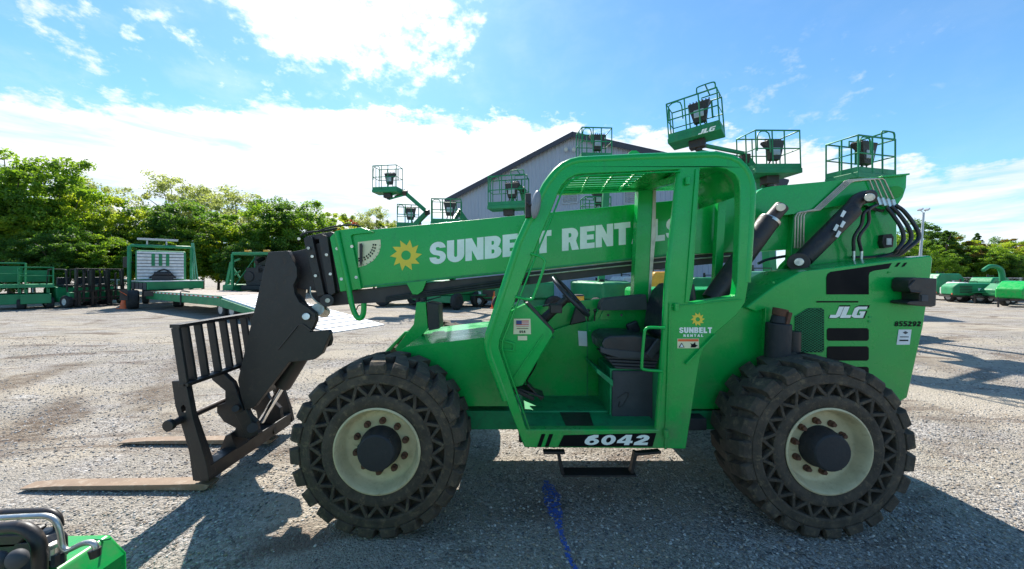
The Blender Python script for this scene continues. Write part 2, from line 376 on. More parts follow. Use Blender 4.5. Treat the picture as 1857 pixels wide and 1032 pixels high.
# ------------------------------------------------------------------ heavy block lettering
GL = {
 'E': (.70, [[(0,0),(.70,0),(.70,.24),(.33,.24),(.33,.39),(.66,.39),(.66,.61),(.33,.61),(.33,.76),(.70,.76),(.70,1),(0,1)]]),
 'L': (.68, [[(0,0),(.68,0),(.68,.26),(.34,.26),(.34,1),(0,1)]]),
 'T': (.78, [[(.22,0),(.56,0),(.56,.74),(.78,.74),(.78,1),(0,1),(0,.74),(.22,.74)]]),
 'N': (.84, [[(0,0),(.30,0),(.30,.46),(.54,0),(.84,0),(.84,1),(.54,1),(.54,.54),(.30,1),(0,1)]]),
 'U': (.80, [[(0,1)]+arc(.40,.34,.40,.34,180,360,10)+[(.80,1),(.47,1)]+arc(.40,.30,.07,.07,0,-180,4)+[(.33,1)]]),
 'S': (.76, [arc(.38,.70,.37,.30,-20,180,9)[1:]+arc(.36,.70,.35,.30,180,262,5)[1:]+[(.46,.36)]+arc(.44,.29,.05,.07,70,-100,4)+arc(.38,.30,.06,.07,230,175,3)+[(0,.33)]+arc(.38,.30,.38,.30,185,360,10)+arc(.38,.30,.38,.30,0,85,5)+[(.34,.62)]+arc(.33,.70,.04,.06,230,90,3)+arc(.42,.70,.05,.06,90,10,3)]),
 'B': (.78, [[(0,0),(.44,0)]+arc(.44,.28,.34,.28,-90,60,7)[1:]+[(.66,.53)]+arc(.44,.76,.31,.24,-20,90,6)+[(0,1)], [(.32,.22),(.41,.22),(.45,.26),(.45,.36),(.41,.40),(.32,.40)], [(.32,.61),(.40,.61),(.43,.64),(.43,.75),(.40,.78),(.32,.78)]]),
 'R': (.82, [[(0,0),(.32,0),(.32,.36),(.38,.36),(.48,0),(.82,0),(.68,.40)]+arc(.44,.70,.34,.30,-35,90,8)+[(0,1)], [(.32,.58),(.40,.58),(.45,.62),(.45,.73),(.40,.77),(.32,.77)]]),
 'A': (.88, [[(0,0),(.31,0),(.35,.17),(.53,.17),(.57,0),(.88,0),(.62,1),(.26,1)], [(.39,.37),(.49,.37),(.44,.68)]]),
 '0': (.72, [arc(.36,.5,.36,.5,0,360,20)[:-1], arc(.36,.5,.12,.26,0,360,12)[:-1]]),
 '6': (.72, [arc(.36,.32,.36,.32,-180,60,12)+[(.45,.66),(.62,.74),(.60,1),(.36,1),(.10,.84),(0,.5)], arc(.36,.32,.12,.13,0,360,10)[:-1]]),
 '4': (.78, [[(.40,0),(.66,0),(.66,.2),(.78,.2),(.78,.42),(.66,.42),(.66,1),(.34,1),(0,.44),(0,.2),(.40,.2)], [(.22,.42),(.40,.42),(.40,.72)]]),
 '2': (.72, [[(0,0),(.70,0),(.70,.25),(.36,.25),(.64,.48)]+arc(.36,.68,.34,.32,-10,178,8)+[(.30,.66),(.34,.76),(.42,.74),(.40,.62),(0,.26)]]),
 '5': (.70, [[(0,.05),(.1,0)]+arc(.36,.33,.34,.33,-70,80,8)+[(.28,.64),(.28,.78),(.66,.78),(.66,1),(.04,1),(.04,.44),(.30,.46),(.42,.34),(.34,.22),(0,.28)]]),
 '8': (.72, [arc(.36,.28,.36,.28,-180,20,10)+arc(.36,.74,.33,.26,-20,200,12)+[(.03,.4)], arc(.36,.28,.11,.09,0,360,8)[:-1], arc(.36,.73,.10,.09,0,360,8)[:-1]]),
 '9': (.72, [[(.72-x, 1-y) for x, y in arc(.36,.32,.36,.32,-180,60,12)+[(.45,.66),(.62,.74),(.60,1),(.36,1),(.10,.84),(0,.5)]], [(.72-x, 1-y) for x, y in arc(.36,.32,.12,.13,0,360,10)[:-1]]]),
 'J': (.66, [[(0,0),(.46,0),(.66,.16),(.66,1),(.34,1),(.34,.27),(0,.27)]]),
 'G': (.80, [[(.22,0),(.80,0),(.80,.58),(.42,.58),(.42,.40),(.52,.40),(.52,.24),(.34,.24),(.30,.3),(.30,.7),(.34,.76),(.80,.76),(.80,1),(.18,1),(0,.86),(0,.16)]]),
 'M': (.95, [[(0,0),(.26,0),(.26,.5),(.42,.1),(.53,.1),(.69,.5),(.69,0),(.95,0),(.95,1),(.66,1),(.475,.5),(.29,1),(0,1)]]),
 'D': (.78, [[(0,0),(.44,0)]+arc(.42,.5,.36,.5,-90,90,10)+[(0,1)], [(.3,.26),(.42,.28),(.46,.5),(.42,.72),(.3,.74)]]),
 'I': (.32, [[(0,0),(.32,0),(.32,1),(0,1)]]),
}
def lettering(name, text, x0, y0, x1, y1, h, Y, m, parent, slant=0., gap=.07, space=.45, spread=1.0, lift=.003):
    """text from (x0,y0) to (x1,y1) along its baseline, h pixels tall, lying on the plane y=Y"""
    tot = sum((GL[c][0]+gap) if c != ' ' else space for c in text) - gap
    ux, uy = (x1-x0)/tot, (y1-y0)/tot
    bm = NB(); cur = 0
    for c in text:
        if c == ' ': cur += space; continue
        wd, loops = GL[c]
        def f(q, cur=cur):
            s = cur + q[0]; v = q[1]
            p = P(x0+ux*s+slant*v*h, y0+uy*s-v*h, Y); return Vector((p.x, Y-lift, p.z))
        sheet(bm, loops, f); cur += wd + gap
    return finish(name, bm, m, parent, smooth=0)
def gear_logo(name, px, py, r, Y, m, parent, tips=10, rot=10):
    o = []
    for k in range(tips):
        a = R(rot + 360*k/tips); o.append((px+r*math.cos(a), py-r*math.sin(a)))
        a = R(rot + 360*k/tips + 10); o.append((px+r*.62*math.cos(a), py-r*.62*math.sin(a)))
    bm = NB(); sheet(bm, [o, [(px+r*.30*math.cos(2*PI*k/18), py+r*.30*math.sin(2*PI*k/18)) for k in range(18)]], lambda q: P(q[0], q[1], Y)-Vector((0, .003, 0)))
    return finish(name, bm, m, parent, smooth=0)
def decal(name, poly, Y, m, parent, lift=.003, label=None):
    bm = NB(); sheet(bm, [poly], lambda q: (lambda p: Vector((p.x, Y-lift, p.z)))(P(q[0], q[1], Y)))
    return finish(name, bm, m, parent, smooth=0, label=label)
def rect(x0, y0, x1, y1): return [(x0, y0), (x1, y0), (x1, y1), (x0, y1)]

exec_parts = []
# ------------------------------------------------------------------ ground
bm = NB(); S = 900
vs = [bm.verts.new(p) for p in ((-S, -60, 0), (S, -60, 0), (S, S, 0), (-S, S, 0))]; bm.faces.new(vs)
ORG = Vector((0, 0, 0))
tag(finish('ground', bm, 'gravel', smooth=0), None, None, kind='structure')

# loose stones in the near yard, one object
def stones(n=70000):
    rng = np.random.default_rng(4)
    t = (1+5**.5)/2
    iv = np.array([(-1,t,0),(1,t,0),(-1,-t,0),(1,-t,0),(0,-1,t),(0,1,t),(0,-1,-t),(0,1,-t),(t,0,-1),(t,0,1),(-t,0,-1),(-t,0,1)])/math.hypot(1, t)
    fc = np.array([(0,11,5),(0,5,1),(0,1,7),(0,7,10),(0,10,11),(1,5,9),(5,11,4),(11,10,2),(10,7,6),(7,1,8),(3,9,4),(3,4,2),(3,2,6),(3,6,8),(3,8,9),(4,9,5),(2,4,11),(6,2,10),(8,6,7),(9,8,1)])
    u = rng.random(n)
    Y = 1.3 * (11.0/1.3)**u                       # denser near the viewer
    X = (rng.random(n)*2-1) * (Y*1.45+.3)
    size = (.0038 + .0085*rng.random(n)**1.8) * (.8+.10*Y/2)
    # patches where fines show instead
    patch = np.sin(X*1.7+np.sin(Y*1.1)*1.3)+np.sin(Y*2.3+X*.6)
    keep = patch + rng.normal(0, .8, n) > -0.9
    X, Y, size = X[keep], Y[keep], size[keep]; n = len(X)
    sc = size[:, None]*np.stack([1+.5*rng.random(n), .8+.4*rng.random(n), .5+.3*rng.random(n)], 1)
    V = iv[None]*(1+rng.normal(0, .16, (n, 12, 1)))*sc[:, None]
    a = rng.random(n)*2*PI; ca, sa = np.cos(a), np.sin(a)
    x = V[:, :, 0]*ca[:, None]-V[:, :, 1]*sa[:, None]; y = V[:, :, 0]*sa[:, None]+V[:, :, 1]*ca[:, None]
    V = np.stack([x+X[:, None], y+Y[:, None], V[:, :, 2]+(sc[:, 2]*.35)[:, None]], 2).reshape(-1, 3)
    Fc = (fc[None]+12*np.arange(n)[:, None, None]).reshape(-1, 3)
    me = bpy.data.meshes.new('gravel'); me.vertices.add(len(V)); me.vertices.foreach_set('co', V.ravel())
    me.loops.add(Fc.size); me.loops.foreach_set('vertex_index', Fc.ravel().astype(np.int32))
    me.polygons.add(len(Fc)); me.polygons.foreach_set('loop_start', np.arange(0, Fc.size, 3, dtype=np.int32)); me.polygons.foreach_set('loop_total', np.full(len(Fc), 3, dtype=np.int32))
    me.update()
    for nm, val in (('tone', rng.random(n)**1.5), ('warm', (rng.random(n)**3)*.8)):
        at = me.attributes.new(nm, 'FLOAT', 'POINT'); at.data.foreach_set('value', np.repeat(val, 12).astype(np.float32))
    me.materials.append(M['stone'])
    o = bpy.data.objects.new('gravel', me); COL.objects.link(o)
    tag(o, 'loose grey and tan gravel stones scattered over the yard', 'gravel', kind='stuff')
stones()

# ================================================================== TELEHANDLER
TH = thing('telehandler', 'large green telehandler with open cab, long boom and forks lowered on the gravel', 'telehandler', (0.3, 3.75, 0))
def part(name, poly, Y0, Y1, m='green', parent=None, bevel=.006, holes=(), Ymap=None, label=None, seg=2):
    bm = NB(); prism(bm, poly, Y0, Y1, holes, Ymap)
    return finish(name, bm, m, parent or TH, bevel=bevel, seg=seg, label=label)
def pipe(name, pts, r, m, parent=None, n=8, k=5, smooth=True):
    bm = NB(); tube(bm, spline(pts, k) if smooth and len(pts) > 2 else pts, r, n)
    return finish(name, bm, m, parent or TH, smooth=60)

# ---- wheels
TW, TR = .41, .632
def lug_bm(bm, sgn):
    """tread bars and shoulder blocks; sgn +1 for the outer side"""
    n = 23
    for k in range(n):
        a0 = 2*PI*k/n + (0 if sgn > 0 else PI/n)
        secs = [(-.001, 0, .096, .556, .612), (.022, .00, .108, .55, .634), (.10, .03, .096, .54, .640), (.25, .11, .080, .54, .640)]
        rings = []
        for y, da, hw, r0, r1 in secs:
            yy = y if sgn > 0 else TW - y; aa = a0 + (da if sgn > 0 else -da if False else da)
            ring = []
            for (r, q) in ((r0, -1.12), (r1, -.82), (r1, .82), (r0, 1.12)):
                a = aa + hw*q; ring.append(bm.verts.new((r*math.cos(a), yy, r*math.sin(a))))
            rings.append(ring)
        for i in range(len(rings)-1):
            for j in range(4): bm.faces.new((rings[i][j], rings[i][(j+1) % 4], rings[i+1][(j+1) % 4], rings[i+1][j]))
        bm.faces.new(rings[0]); bm.faces.new(rings[-1][::-1])
def make_wheel(loc, spin=0., far=False):
    w = NB()
    lathe(w, [(.308,.012),(.312,.0),(.300,-.006),(.290,.004),(.284,.03),(.270,.06),(.262,.085),(.252,.095),(.22,.100),(.13,.094),(.0,.094)], 72)
    rim = finish('wheel', w, 'cream', TH, smooth=40, raw=True)
    rim.location = Vector(loc)-ORG
    if far: rim.rotation_euler = (0, spin, PI)
    else: rim.rotation_euler = (0, spin, 0)
    t = NB()
    lathe(t, [(.300,.02),(.318,.006),(.345,.0),(.372,-.004),(.385,.0),(.398,.006),(.400,.050),(.474,.050),(.478,.004),(.492,-.002),(.520,.003),(.545,.004),(.550,.012),(.575,.022),(.588,.05),
              (.590,TW/2),(.588,TW-.05),(.575,TW-.022),(.49,TW),(.37,TW),(.33,TW-.01),(.305,TW-.04),(.300,.12)], 92, closed=False)
    # zig-zag webs bridging the sidewall pockets
    n = 21
    for k in range(n):
        a = 2*PI*k/n; b = a + PI/n; c = a + 2*PI/n
        for (p, q) in ((a, b), (c, b)):
            o1 = Vector((.392*math.cos(p), 0, .392*math.sin(p))); o2 = Vector((.484*math.cos(q), 0, .484*math.sin(q)))
            o1.y = .023; o2.y = .023; bar(t, o1, o2, .046, .023, upv=Vector((0, 1, 0)).cross(o2-o1))
    lug_bm(t, 1); lug_bm(t, -1)
    finish('tyre', t, 'rubber', rim, smooth=30, bevel=.004, seg=1, raw=True)
    if not far:
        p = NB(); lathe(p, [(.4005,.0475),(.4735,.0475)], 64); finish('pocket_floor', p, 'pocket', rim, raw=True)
    h = NB()
    lathe(h, [(.150,.094),(.150,.07),(.142,.055),(.140,.04),(.136,.0),(.130,-.022),(.120,-.030),(.02,-.034),(.0,-.034)], 36)
    for k in range(3):
        a = R(50+120*k); box(h, (.118*math.cos(a)-.018, -.015, .118*math.sin(a)-.018), (.118*math.cos(a)+.018, .06, .118*math.sin(a)+.018))
    finish('hub', h, 'hub', rim, smooth=35, raw=True)
    for k in range(10):
        a = R(18+36*k); b = NB(); cx, cz = .186*math.cos(a), .186*math.sin(a)
        tube(b, [(cx, .10, cz), (cx, .078, cz)], .024, 12); tube(b, [(cx, .078, cz), (cx, .058, cz)], .016, 6)
        finish('wheel_nut', b, 'rust', rim, smooth=30, raw=True)
    return rim
WXF, WXR = (683-CX)/F*2.58, (1505-CX)/F*2.58
make_wheel((WXF, 2.58, TR), R(4)); make_wheel((WXR, 2.58, TR), R(-7))
make_wheel((WXF, 5.0, TR), R(11), True); make_wheel((WXR, 5.0, TR), R(20), True)
for x in (WXF, WXR):
    b = NB(); cyl(b, (x, 2.75, TR), (x, 4.9, TR), .085, 20); cyl(b, (x, 3.45, TR), (x, 4.1, TR), .19, 24); box(b, (x-.13, 2.86, TR-.13), (x+.13, 3.02, TR+.13))
    finish('axle', b, 'hub', TH, bevel=.01)

# ---- chassis
frt = [(705,650),(762,604),(890,590),(960,588),(960,742),(740,742),(715,720)]
part('front_frame', [(706,652),(735,629),(888,611),(912,609),(925,737),(850,737),(738,700)], 3.0, 4.02, bevel=.012)
b = NB(); box(b, (-.6, 3.06, .58), (2.9, 4.2, .74)); finish('belly_frame', b, 'green_dark', TH, bevel=.01)
b = NB(); prism(b, [(1238,600),(1290,575),(1400,540),(1400,700),(1335,742),(1240,742)], 3.04, 3.5); finish('side_panel', b, 'green', TH, bevel=.008)
b = NB(); box(b, (.1, 3.1, .45), (1.2, 3.9, .58)); cyl(b, (1.42, 3.2, .55), (1.42, 3.9, .55), .07); box(b, (1.30, 2.95, .62), (1.62, 3.3, .72)); finish('driveline', b, 'hub', TH, bevel=.01)
# boom rest post on the front frame
p = [(752,548),(780,548),(783,600),(735,636),(722,628),(752,580)]
part('boom_rest', [(755,548),(772,548),(776,596),(752,622),(722,640),(716,633),(750,588)], 3.52, 3.62, 'green')
part('boom_rest_pad', [(774,548),(795,552),(797,596),(777,600)], 3.52, 3.74, 'black')
pipe('frame_rail', [P(700,640,4.05), P(735,604,4.05), P(860,590,4.05)], .02, 'green', smooth=False)

# ---- rear body with counterweight and tank
body = [(1352,558),(1402,520),(1451,493),(1508,485),(1646,468),(1689,463),(1692,470),(1690,490),(1675,592),(1646,722),(1600,745),(1385,745),(1388,560),(1372,566)]
RB = part('rear_body', body, 3.0, 3.47, bevel=.012)
b = NB(); box(b, (1.55, 4.12, .75), (3.3, 4.85, 1.72)); finish('engine_hood', b, 'green', TH, bevel=.05, seg=3)
b = NB(); box(b, (2.75, 3.47, .7), (3.34, 4.12, 1.35)); finish('counterweight', b, 'green', TH, bevel=.02)
decal('black_panel', [(1498,534),(1498,504),(1500,497),(1506,493),(1617,477),(1611,487),(1584,491),(1577,494),(1575,499),(1575,534)], 3.0, 'decalblack', RB)
for x in (1622, 1634): decal('stripe', [(x,484),(x+6,476.5),(x+11,476),(x+5,483.5)], 3.0, 'decalblack', RB)
for (x0, y0, x1, y1) in ((1499,595,1575,618),(1499,628,1575,654),(1500,665,1575,680)):
    r = 3; decal('vent_panel', [(x0+r,y0),(x1-r,y0),(x1,y0+r),(x1,y1-r),(x1-r,y1),(x0+r,y1),(x0,y1-r),(x0,y0+r)], 3.0, 'decalblack', RB)
decal('groove', rect(1480,546,1556,548.6), 3.0, 'decalblack', RB)
# logo: dark keyline under white letters
lettering('maker_logo_outline', 'JLG', 1501.5, 577.6, 1567, 577.6, 24, 3.0, 'decalblack', RB, slant=.42, gap=-.02, lift=.002)
lettering('maker_logo', 'JLG', 1503, 576.5, 1564, 576.5, 20.5, 3.0, 'white', RB, slant=.42, gap=.03, lift=.004)
lettering('unit_number', '855292', 1621, 592, 1669, 592, 9.5, 3.0, 'decalblack', RB, slant=.15, gap=.12)
st = decal('inspection_sticker', [(1629,597.5),(1652.5,597.5),(1649,625),(1625,625)], 3.0, 'paper', RB)
decal('sticker_mark', [(1636,603),(1641,600.5),(1646,603),(1641,606)], 3.0, 'grey', st, lift=.005)
decal('sticker_mark', rect(1631,610,1647,611.6), 3.0, 'grey', st, lift=.005); decal('sticker_mark', rect(1630,616,1646,618.4), 3.0, 'decalblack', st, lift=.005)
# mesh grille
gp = [(1441,583),(1441,574),(1462,560),(1468,558.5),(1490,558.5),(1494,562),(1494,635),(1490,639),(1446,639),(1441,634)]
GR = decal('grille', gp, 3.0, 'decalblack', RB)
def inside(p, poly):
    r = False; n = len(poly)
    for i in range(n):
        x1, y1 = poly[i]; x2, y2 = poly[(i+1) % n]
        if (y1 > p[1]) != (y2 > p[1]) and p[0] < (x2-x1)*(p[1]-y1)/(y2-y1)+x1: r = not r
    return r
b = NB()
for s in (1, -1):
    for c in np.arange(-200, 200, 4.4):
        pts_in = [(x, 600+s*.62*(x-1467)+c) for x in np.arange(1441, 1494.5, .8)]
        pts_in = [q for q in pts_in if inside(q, gp)]
        if len(pts_in) > 2: bar(b, P(*pts_in[0], 2.995), P(*pts_in[-1], 2.995), .0035, .0035)
finish('wire_mesh', b, 'green_dark', GR)
part('latch', rect(1460,643,1481,652), 2.985, 3.0, 'black', RB, bevel=.003)
for x, y in ((1578,575),(1577,583),(1613,494),(1403,512)): b = NB(); cyl(b, P(x,y,2.99), P(x,y,3.0), .008, 10); finish('bolt', b, 'green', RB)
# rear light cluster in its black guard
TL = part('tail_lamp_guard', [(1650,508),(1656,503),(1700,505),(1698,555),(1690,557),(1650,553),(1644,550),(1650,546),(1668,545),(1668,531),(1652,530),(1648,522)], 2.86, 2.995, 'black', TH, bevel=.008)
pipe('guard_bar', [P(1660,508,2.85), P(1648,520,2.85), P(1651,529,2.85), P(1670,530,2.85)], .008, 'black', TL, smooth=False)
part('tail_lamp', rect(1672,535,1684,547), 2.85, 2.90, 'grey', TL, bevel=.004)

# ---- exhaust / pivot cylinder ahead of the rear wheel
b = NB(); cyl(b, P(1408,672,2.9), P(1412,586,2.9), .088, 28); cyl(b, P(1412,586,2.9), P(1413,572,2.9), .06, 20, .05); finish('exhaust', b, 'hub', TH, bevel=.008)
b = NB(); cyl(b, P(1413,573,2.9), P(1416,560,2.9), .05, 20, .055); bar(b, P(1424,590,2.86), P(1430,566,2.86), .05, .03); finish('exhaust_clamp', b, 'rust', TH, bevel=.004)
b = NB(); cyl(b, P(1436,680,2.96), P(1438,600,2.96), .055, 20); finish('filter_bowl', b, 'black', TH, bevel=.006)

# ---- rear boom tower
TOWER = part('boom_tower', [(1434,470),(1440,372),(1626,355),(1627,464),(1510,486),(1458,492),(1404,528),(1400,520),(1424,480)], 3.52, 3.60, bevel=.008)
part('boom_tower', [(1440,400),(1600,390),(1600,470),(1440,500)], 4.06, 4.14, bevel=.008)
BT = part('boom_tail', [(1360,392),(1364,365),(1373,348),(1384,341),(1400,338),(1520,327),(1644,316),(1643,340),(1637,358),(1626,374),(1600,380),(1556,368),(1490,378),(1440,388),(1366,396)], 3.46, 4.0, bevel=.008)
part('tail_lip', [(1600,318.5),(1650,314),(1650,317),(1600,321.5)], 3.42, 4.04, 'green', BT, bevel=.002)
b = NB(); cyl(b, P(1622,349,3.455), P(1622,349,3.44), .06, 20); finish('pivot_cap', b, 'green', BT)

# ---- main boom
BOOM = part('main_boom', [(606,423),(1442,342),(1442,452),(1230,462),(1000,487),(617,527)], 3.58, 4.0, bevel=.008)
b = NB()
def boom_edge(bm, p, q, w=.03, hgt=.03): bar(bm, P(*p, 3.575), P(*q, 3.575), w, hgt)
boom_edge(b, (660,519.5), (1000,484.5), .012, .014); boom_edge(b, (1000,484.5), (1228,460), .012, .014)
finish('weld_seam', b, 'green_dark', BOOM)
lettering('rental_lettering', 'SUNBELT', 779, 480.5, 1000, 457.5, 40.5, 3.58, 'white', BOOM, gap=.05)
lettering('rental_lettering', 'RENTALS', 1019, 455.5, 1236, 433, 40.5, 3.58, 'white', BOOM, gap=.05)
gear_logo('sun_logo', 736.5, 463, 29, 3.58, 'yellow', BOOM, rot=4)
# angle gauge
gq = [(649,437),(687,434)]+[(649+(41)*math.cos(R(a)), 442+43*math.sin(R(a))) for a in range(0, 91, 9)]
gq = [(649,439),(690,434.5),(691,446),(687,460),(678,472),(664,481),(650,485)]
GA = decal('angle_gauge', gq, 3.58, 'cream_decal', BOOM)
b = NB()
for k in range(9):
    a = R(4+k*10.5)
    for r0, r1 in ((38, 40.5),):
        bar(b, P(650+r0*math.cos(a), 442+r0*math.sin(a), 3.574), P(650+r1*math.cos(a), 442+r1*math.sin(a), 3.574), .004, .002, upv=(0,1,0))
    for r in (27, 31):
        x, y = 650+r*math.cos(a), 442+r*math.sin(a); box(b, tuple(P(x-1.2, y+1.5, 3.574)), tuple(P(x+1.2, y-1.5, 3.573)))
finish('gauge_marks', b, 'decalblack', GA)
part('gauge_pointer', [(651.5,442),(655.5,441),(657,446),(656,476),(654,484),(652,476)], 3.55, 3.565, 'black', GA, bevel=.002)
for x, y in ((638,447),(646,503),(611,451),(619,506)):
    b = NB(); cyl(b, P(x,y,3.545), P(x,y,3.585), .015, 12); finish('bolt', b, 'steel', BOOM, smooth=30)
# green collar plates at the mouth of the boom
part('boom_collar', [(598,431),(606,422),(610,418),(655,412.5),(678,421),(640,425),(636,428),(655,524),(617,529)], 3.55, 3.578, 'green', BOOM, bevel=.004)
b = NB(); tube(b, spline([P(611,420,3.54), P(616,445,3.54), P(630,510,3.54), P(638,552,3.54), P(646,573,3.54), P(654,577,3.54), P(659,568,3.54), P(660,550,3.54)], 5), .026, 10); finish('hose_guide', b, 'green', BOOM, smooth=60)
part('boom_top_rib', [(612,418),(655,412),(680,420),(640,424)], 3.60, 3.95, 'green', BOOM)
part('gusset', [(736,512),(774,508),(766,528),(758,534),(748,534)], 3.57, 3.6, 'green', BOOM, bevel=.003)
# undercarriage of the boom: dark inner guard, pipes and hoses
part('lower_guard', [(617,528),(640,526.6),(1000,490),(1230,465),(1345,455),(1345,474),(1230,484),(1000,511),(700,548),(632,552)], 3.64, 3.92, 'boomsteel', BOOM, bevel=.006)
for dy, r, mm in ((-1, .008, 'pipe'), (7, .007, 'pipe')):
    pipe('hydraulic_pipe', [P(960,493+dy,3.6), P(1100,478+dy,3.6), P(1230,465+dy,3.6), P(1370,453+dy,3.6)], r, mm, BOOM)
for k in range(3):
    pipe('hose', [P(700,546-k*3,3.6), P(800,533-k*4,3.6), P(905,519-k*4.5,3.6), P(960,511-k*4,3.6)], .011, 'rubber_bg', BOOM)
pipe('hose', [P(646,562,3.56), P(655,553,3.58), P(700,556,3.6), P(760,548,3.6), P(800,538,3.62)], .006, 'rubber_bg', BOOM)

# ---- dark telescoping sections
NOSE = part('inner_boom', [(524,458),(552,452),(592,434),(604,431),(618,527),(606,533),(533,522),(529,490)], 3.63, 3.93, 'boomsteel', TH, bevel=.006)
part('section_collar', [(550,433),(556,428),(566,430),(588,535),(575,539)], 3.58, 3.96, 'black', NOSE, bevel=.005)
part('section_collar', [(577,429),(583,425),(593,428),(608,531),(596,539)], 3.575, 3.97, 'black', NOSE, bevel=.005)
part('section_rib', [(557,428),(600,420),(606,423),(600,430),(560,436)], 3.62, 3.94, 'boomsteel', NOSE, bevel=.004)
for x, y in ((559,450),(566,465),(572,500),(592,462),(599,497),(542,433)):
    b = NB(); cyl(b, P(x,y,3.555), P(x,y,3.59), .014, 12); finish('bolt', b, 'steel', NOSE, smooth=30)
b = NB(); cyl(b, P(593,545,3.55), P(593,545,3.9), .062, 24); finish('roller', b, 'boomsteel', NOSE, bevel=.006)
b = NB(); cyl(b, P(594,545,3.53), P(594,545,3.56), .022, 14); finish('roller_pin', b, 'pipe', NOSE)
part('section_tray', [(560,532),(632,524),(634,552),(600,555),(575,548)], 3.66, 3.9, 'boomsteel', NOSE)
pipe('hose', [P(575,420,3.6), P(600,412,3.62), P(640,408,3.7), P(660,414,3.8)], .008, 'rubber_bg', NOSE)
pipe('hose', [P(545,428,3.6), P(556,422,3.62), P(590,418,3.7), P(612,414,3.75)], .010, 'rubber_bg', NOSE)

# ---- boom head (long black gooseneck)
HEAD = part('boom_head', [(486,457),(522,455),(529,469),(538,485),(539,502),(532,518),(534,532),(543,548),(560,559),(571,568),(573,581),(567,595),(562,602),(595,599),(599,605),(584,641),(570,652),(556,654),(524,657),(462,738),(452,743),(444,743),(436,716),(431,690)], 3.50, 3.56, 'black', TH, bevel=.006)
part('boom_head_plate', [(492,463),(521,460),(534,490),(530,528),(552,560),(564,582),(556,598),(588,602),(576,636),(552,650),(520,656),(470,722),(452,728),(446,690)], 3.94, 4.0, 'black', HEAD, bevel=.006, Ymap=3.94)
part('boom_head_web', [(489,462),(515,460),(520,520),(500,640),(455,728),(446,728),(438,690)], 3.56, 3.93, 'black', HEAD, Ymap=3.56)
b = NB(); bar(b, P(504,634,3.495), P(540,590,3.495), .012, .01); bar(b, P(540,590,3.495), P(549,588,3.495), .012, .01); bar(b, P(549,588,3.495), P(566,600,3.495), .012, .01); finish('weld_bead', b, 'boomsteel', HEAD)
b = NB(); cyl(b, P(555,574,3.47), P(555,574,3.51), .034, 20); finish('pivot_pin', b, 'steel', HEAD, bevel=.004)
b = NB(); cyl(b, P(576,561,3.6), P(588,566,3.9), .06, 20); finish('pivot_boss', b, 'pipe', HEAD)
part('lug_ear', [(580,600),(597,600),(600,618),(597,628),(588,632),(580,628)], 3.62, 3.68, 'black', HEAD, holes=[[(587,617),(591,615),(594,619),(592,624),(587,623)]])
part('head_bracket', [(562,604),(584,601),(578,645),(560,650)], 3.56, 3.68, 'boomsteel', HEAD)
for k in range(3): pipe('hose', [P(535,530+3*k,3.6), P(548,540+2*k,3.6), P(560,556,3.62), P(580,562-k*5,3.65), P(592,560-k*3,3.7)], .010, 'rubber_bg', HEAD)
pipe('hose', [P(563,520,3.6), P(564,535,3.58), P(575,548,3.58), P(592,554,3.62)], .007, 'pipe', HEAD)
# tilt cylinder
b = NB(); cyl(b, P(556,628,3.74), P(512,700,3.74), .082, 24); finish('tilt_cylinder', b, 'boomsteel', TH, bevel=.012)
b = NB(); cyl(b, P(513,698,3.74), P(474,764,3.74), .03, 16); finish('cylinder_rod', b, 'chrome', TH)

# ---- carriage
CXB = (376-CX)/F*3.12
post = [(306,693),(332,692),(343,753),(372,836),(379,868),(374,873),(345,875),(338,823),(326,781),(313,740)]
hole = [(367/2.867+200-4, 738), (331, 741), (332, 748), (327, 752), (323,746)]
CR = part('carriage_frame', [(332,692),(338,700),(350,760),(373,838),(379,868),(366,873),(352,840),(341,790)], 3.10, 3.14, 'black', TH, bevel=.003)
part('end_plate', post, 4.33, 4.38, 'black', CR, bevel=.004, Ymap=3.12)
b = NB(); box(b, (CXB-.13, 3.14, .10), (CXB, 4.33, .235)); finish('lower_beam', b, 'black', CR, bevel=.008)
sx, sz = (323-CX)/F*3.12, CZ-(764-CY)/F*3.12
b = NB(); cyl(b, (sx, 3.03, sz), (sx, 4.42, sz), .030, 20); finish('fork_shaft', b, 'boomsteel', CR)
b = NB(); cyl(b, (sx, 3.02, sz), (sx, 3.06, sz), .047, 20); finish('shaft_collar', b, 'black', CR, bevel=.006)
# backrest guard
tx, tz, lx, lz = (313-CX)/F*3.12, CZ-(592-CY)/F*3.12, (328-CX)/F*3.12, CZ-(697-CY)/F*3.12
b = NB(); box(b, (tx-.01, 3.10, tz-.012), (tx+.075, 4.40, tz+.02)); finish('backrest_rail', b, 'black', CR, bevel=.004)
b = NB(); box(b, (lx-.005, 3.10, lz-.015), (lx+.08, 4.40, lz+.015)); finish('backrest_rail', b, 'black', CR, bevel=.004)
for Y in (3.115, 3.20, 3.335, 3.48, 3.625, 3.765, 3.91, 4.06, 4.21, 4.36):
    b = NB(); bar(b, (tx+.033, Y, tz-.01), (lx+.035, Y, lz+.014), .026, .066, upv=(1, 0, 0)); finish('backrest_bar', b, 'black', CR, bevel=.003)
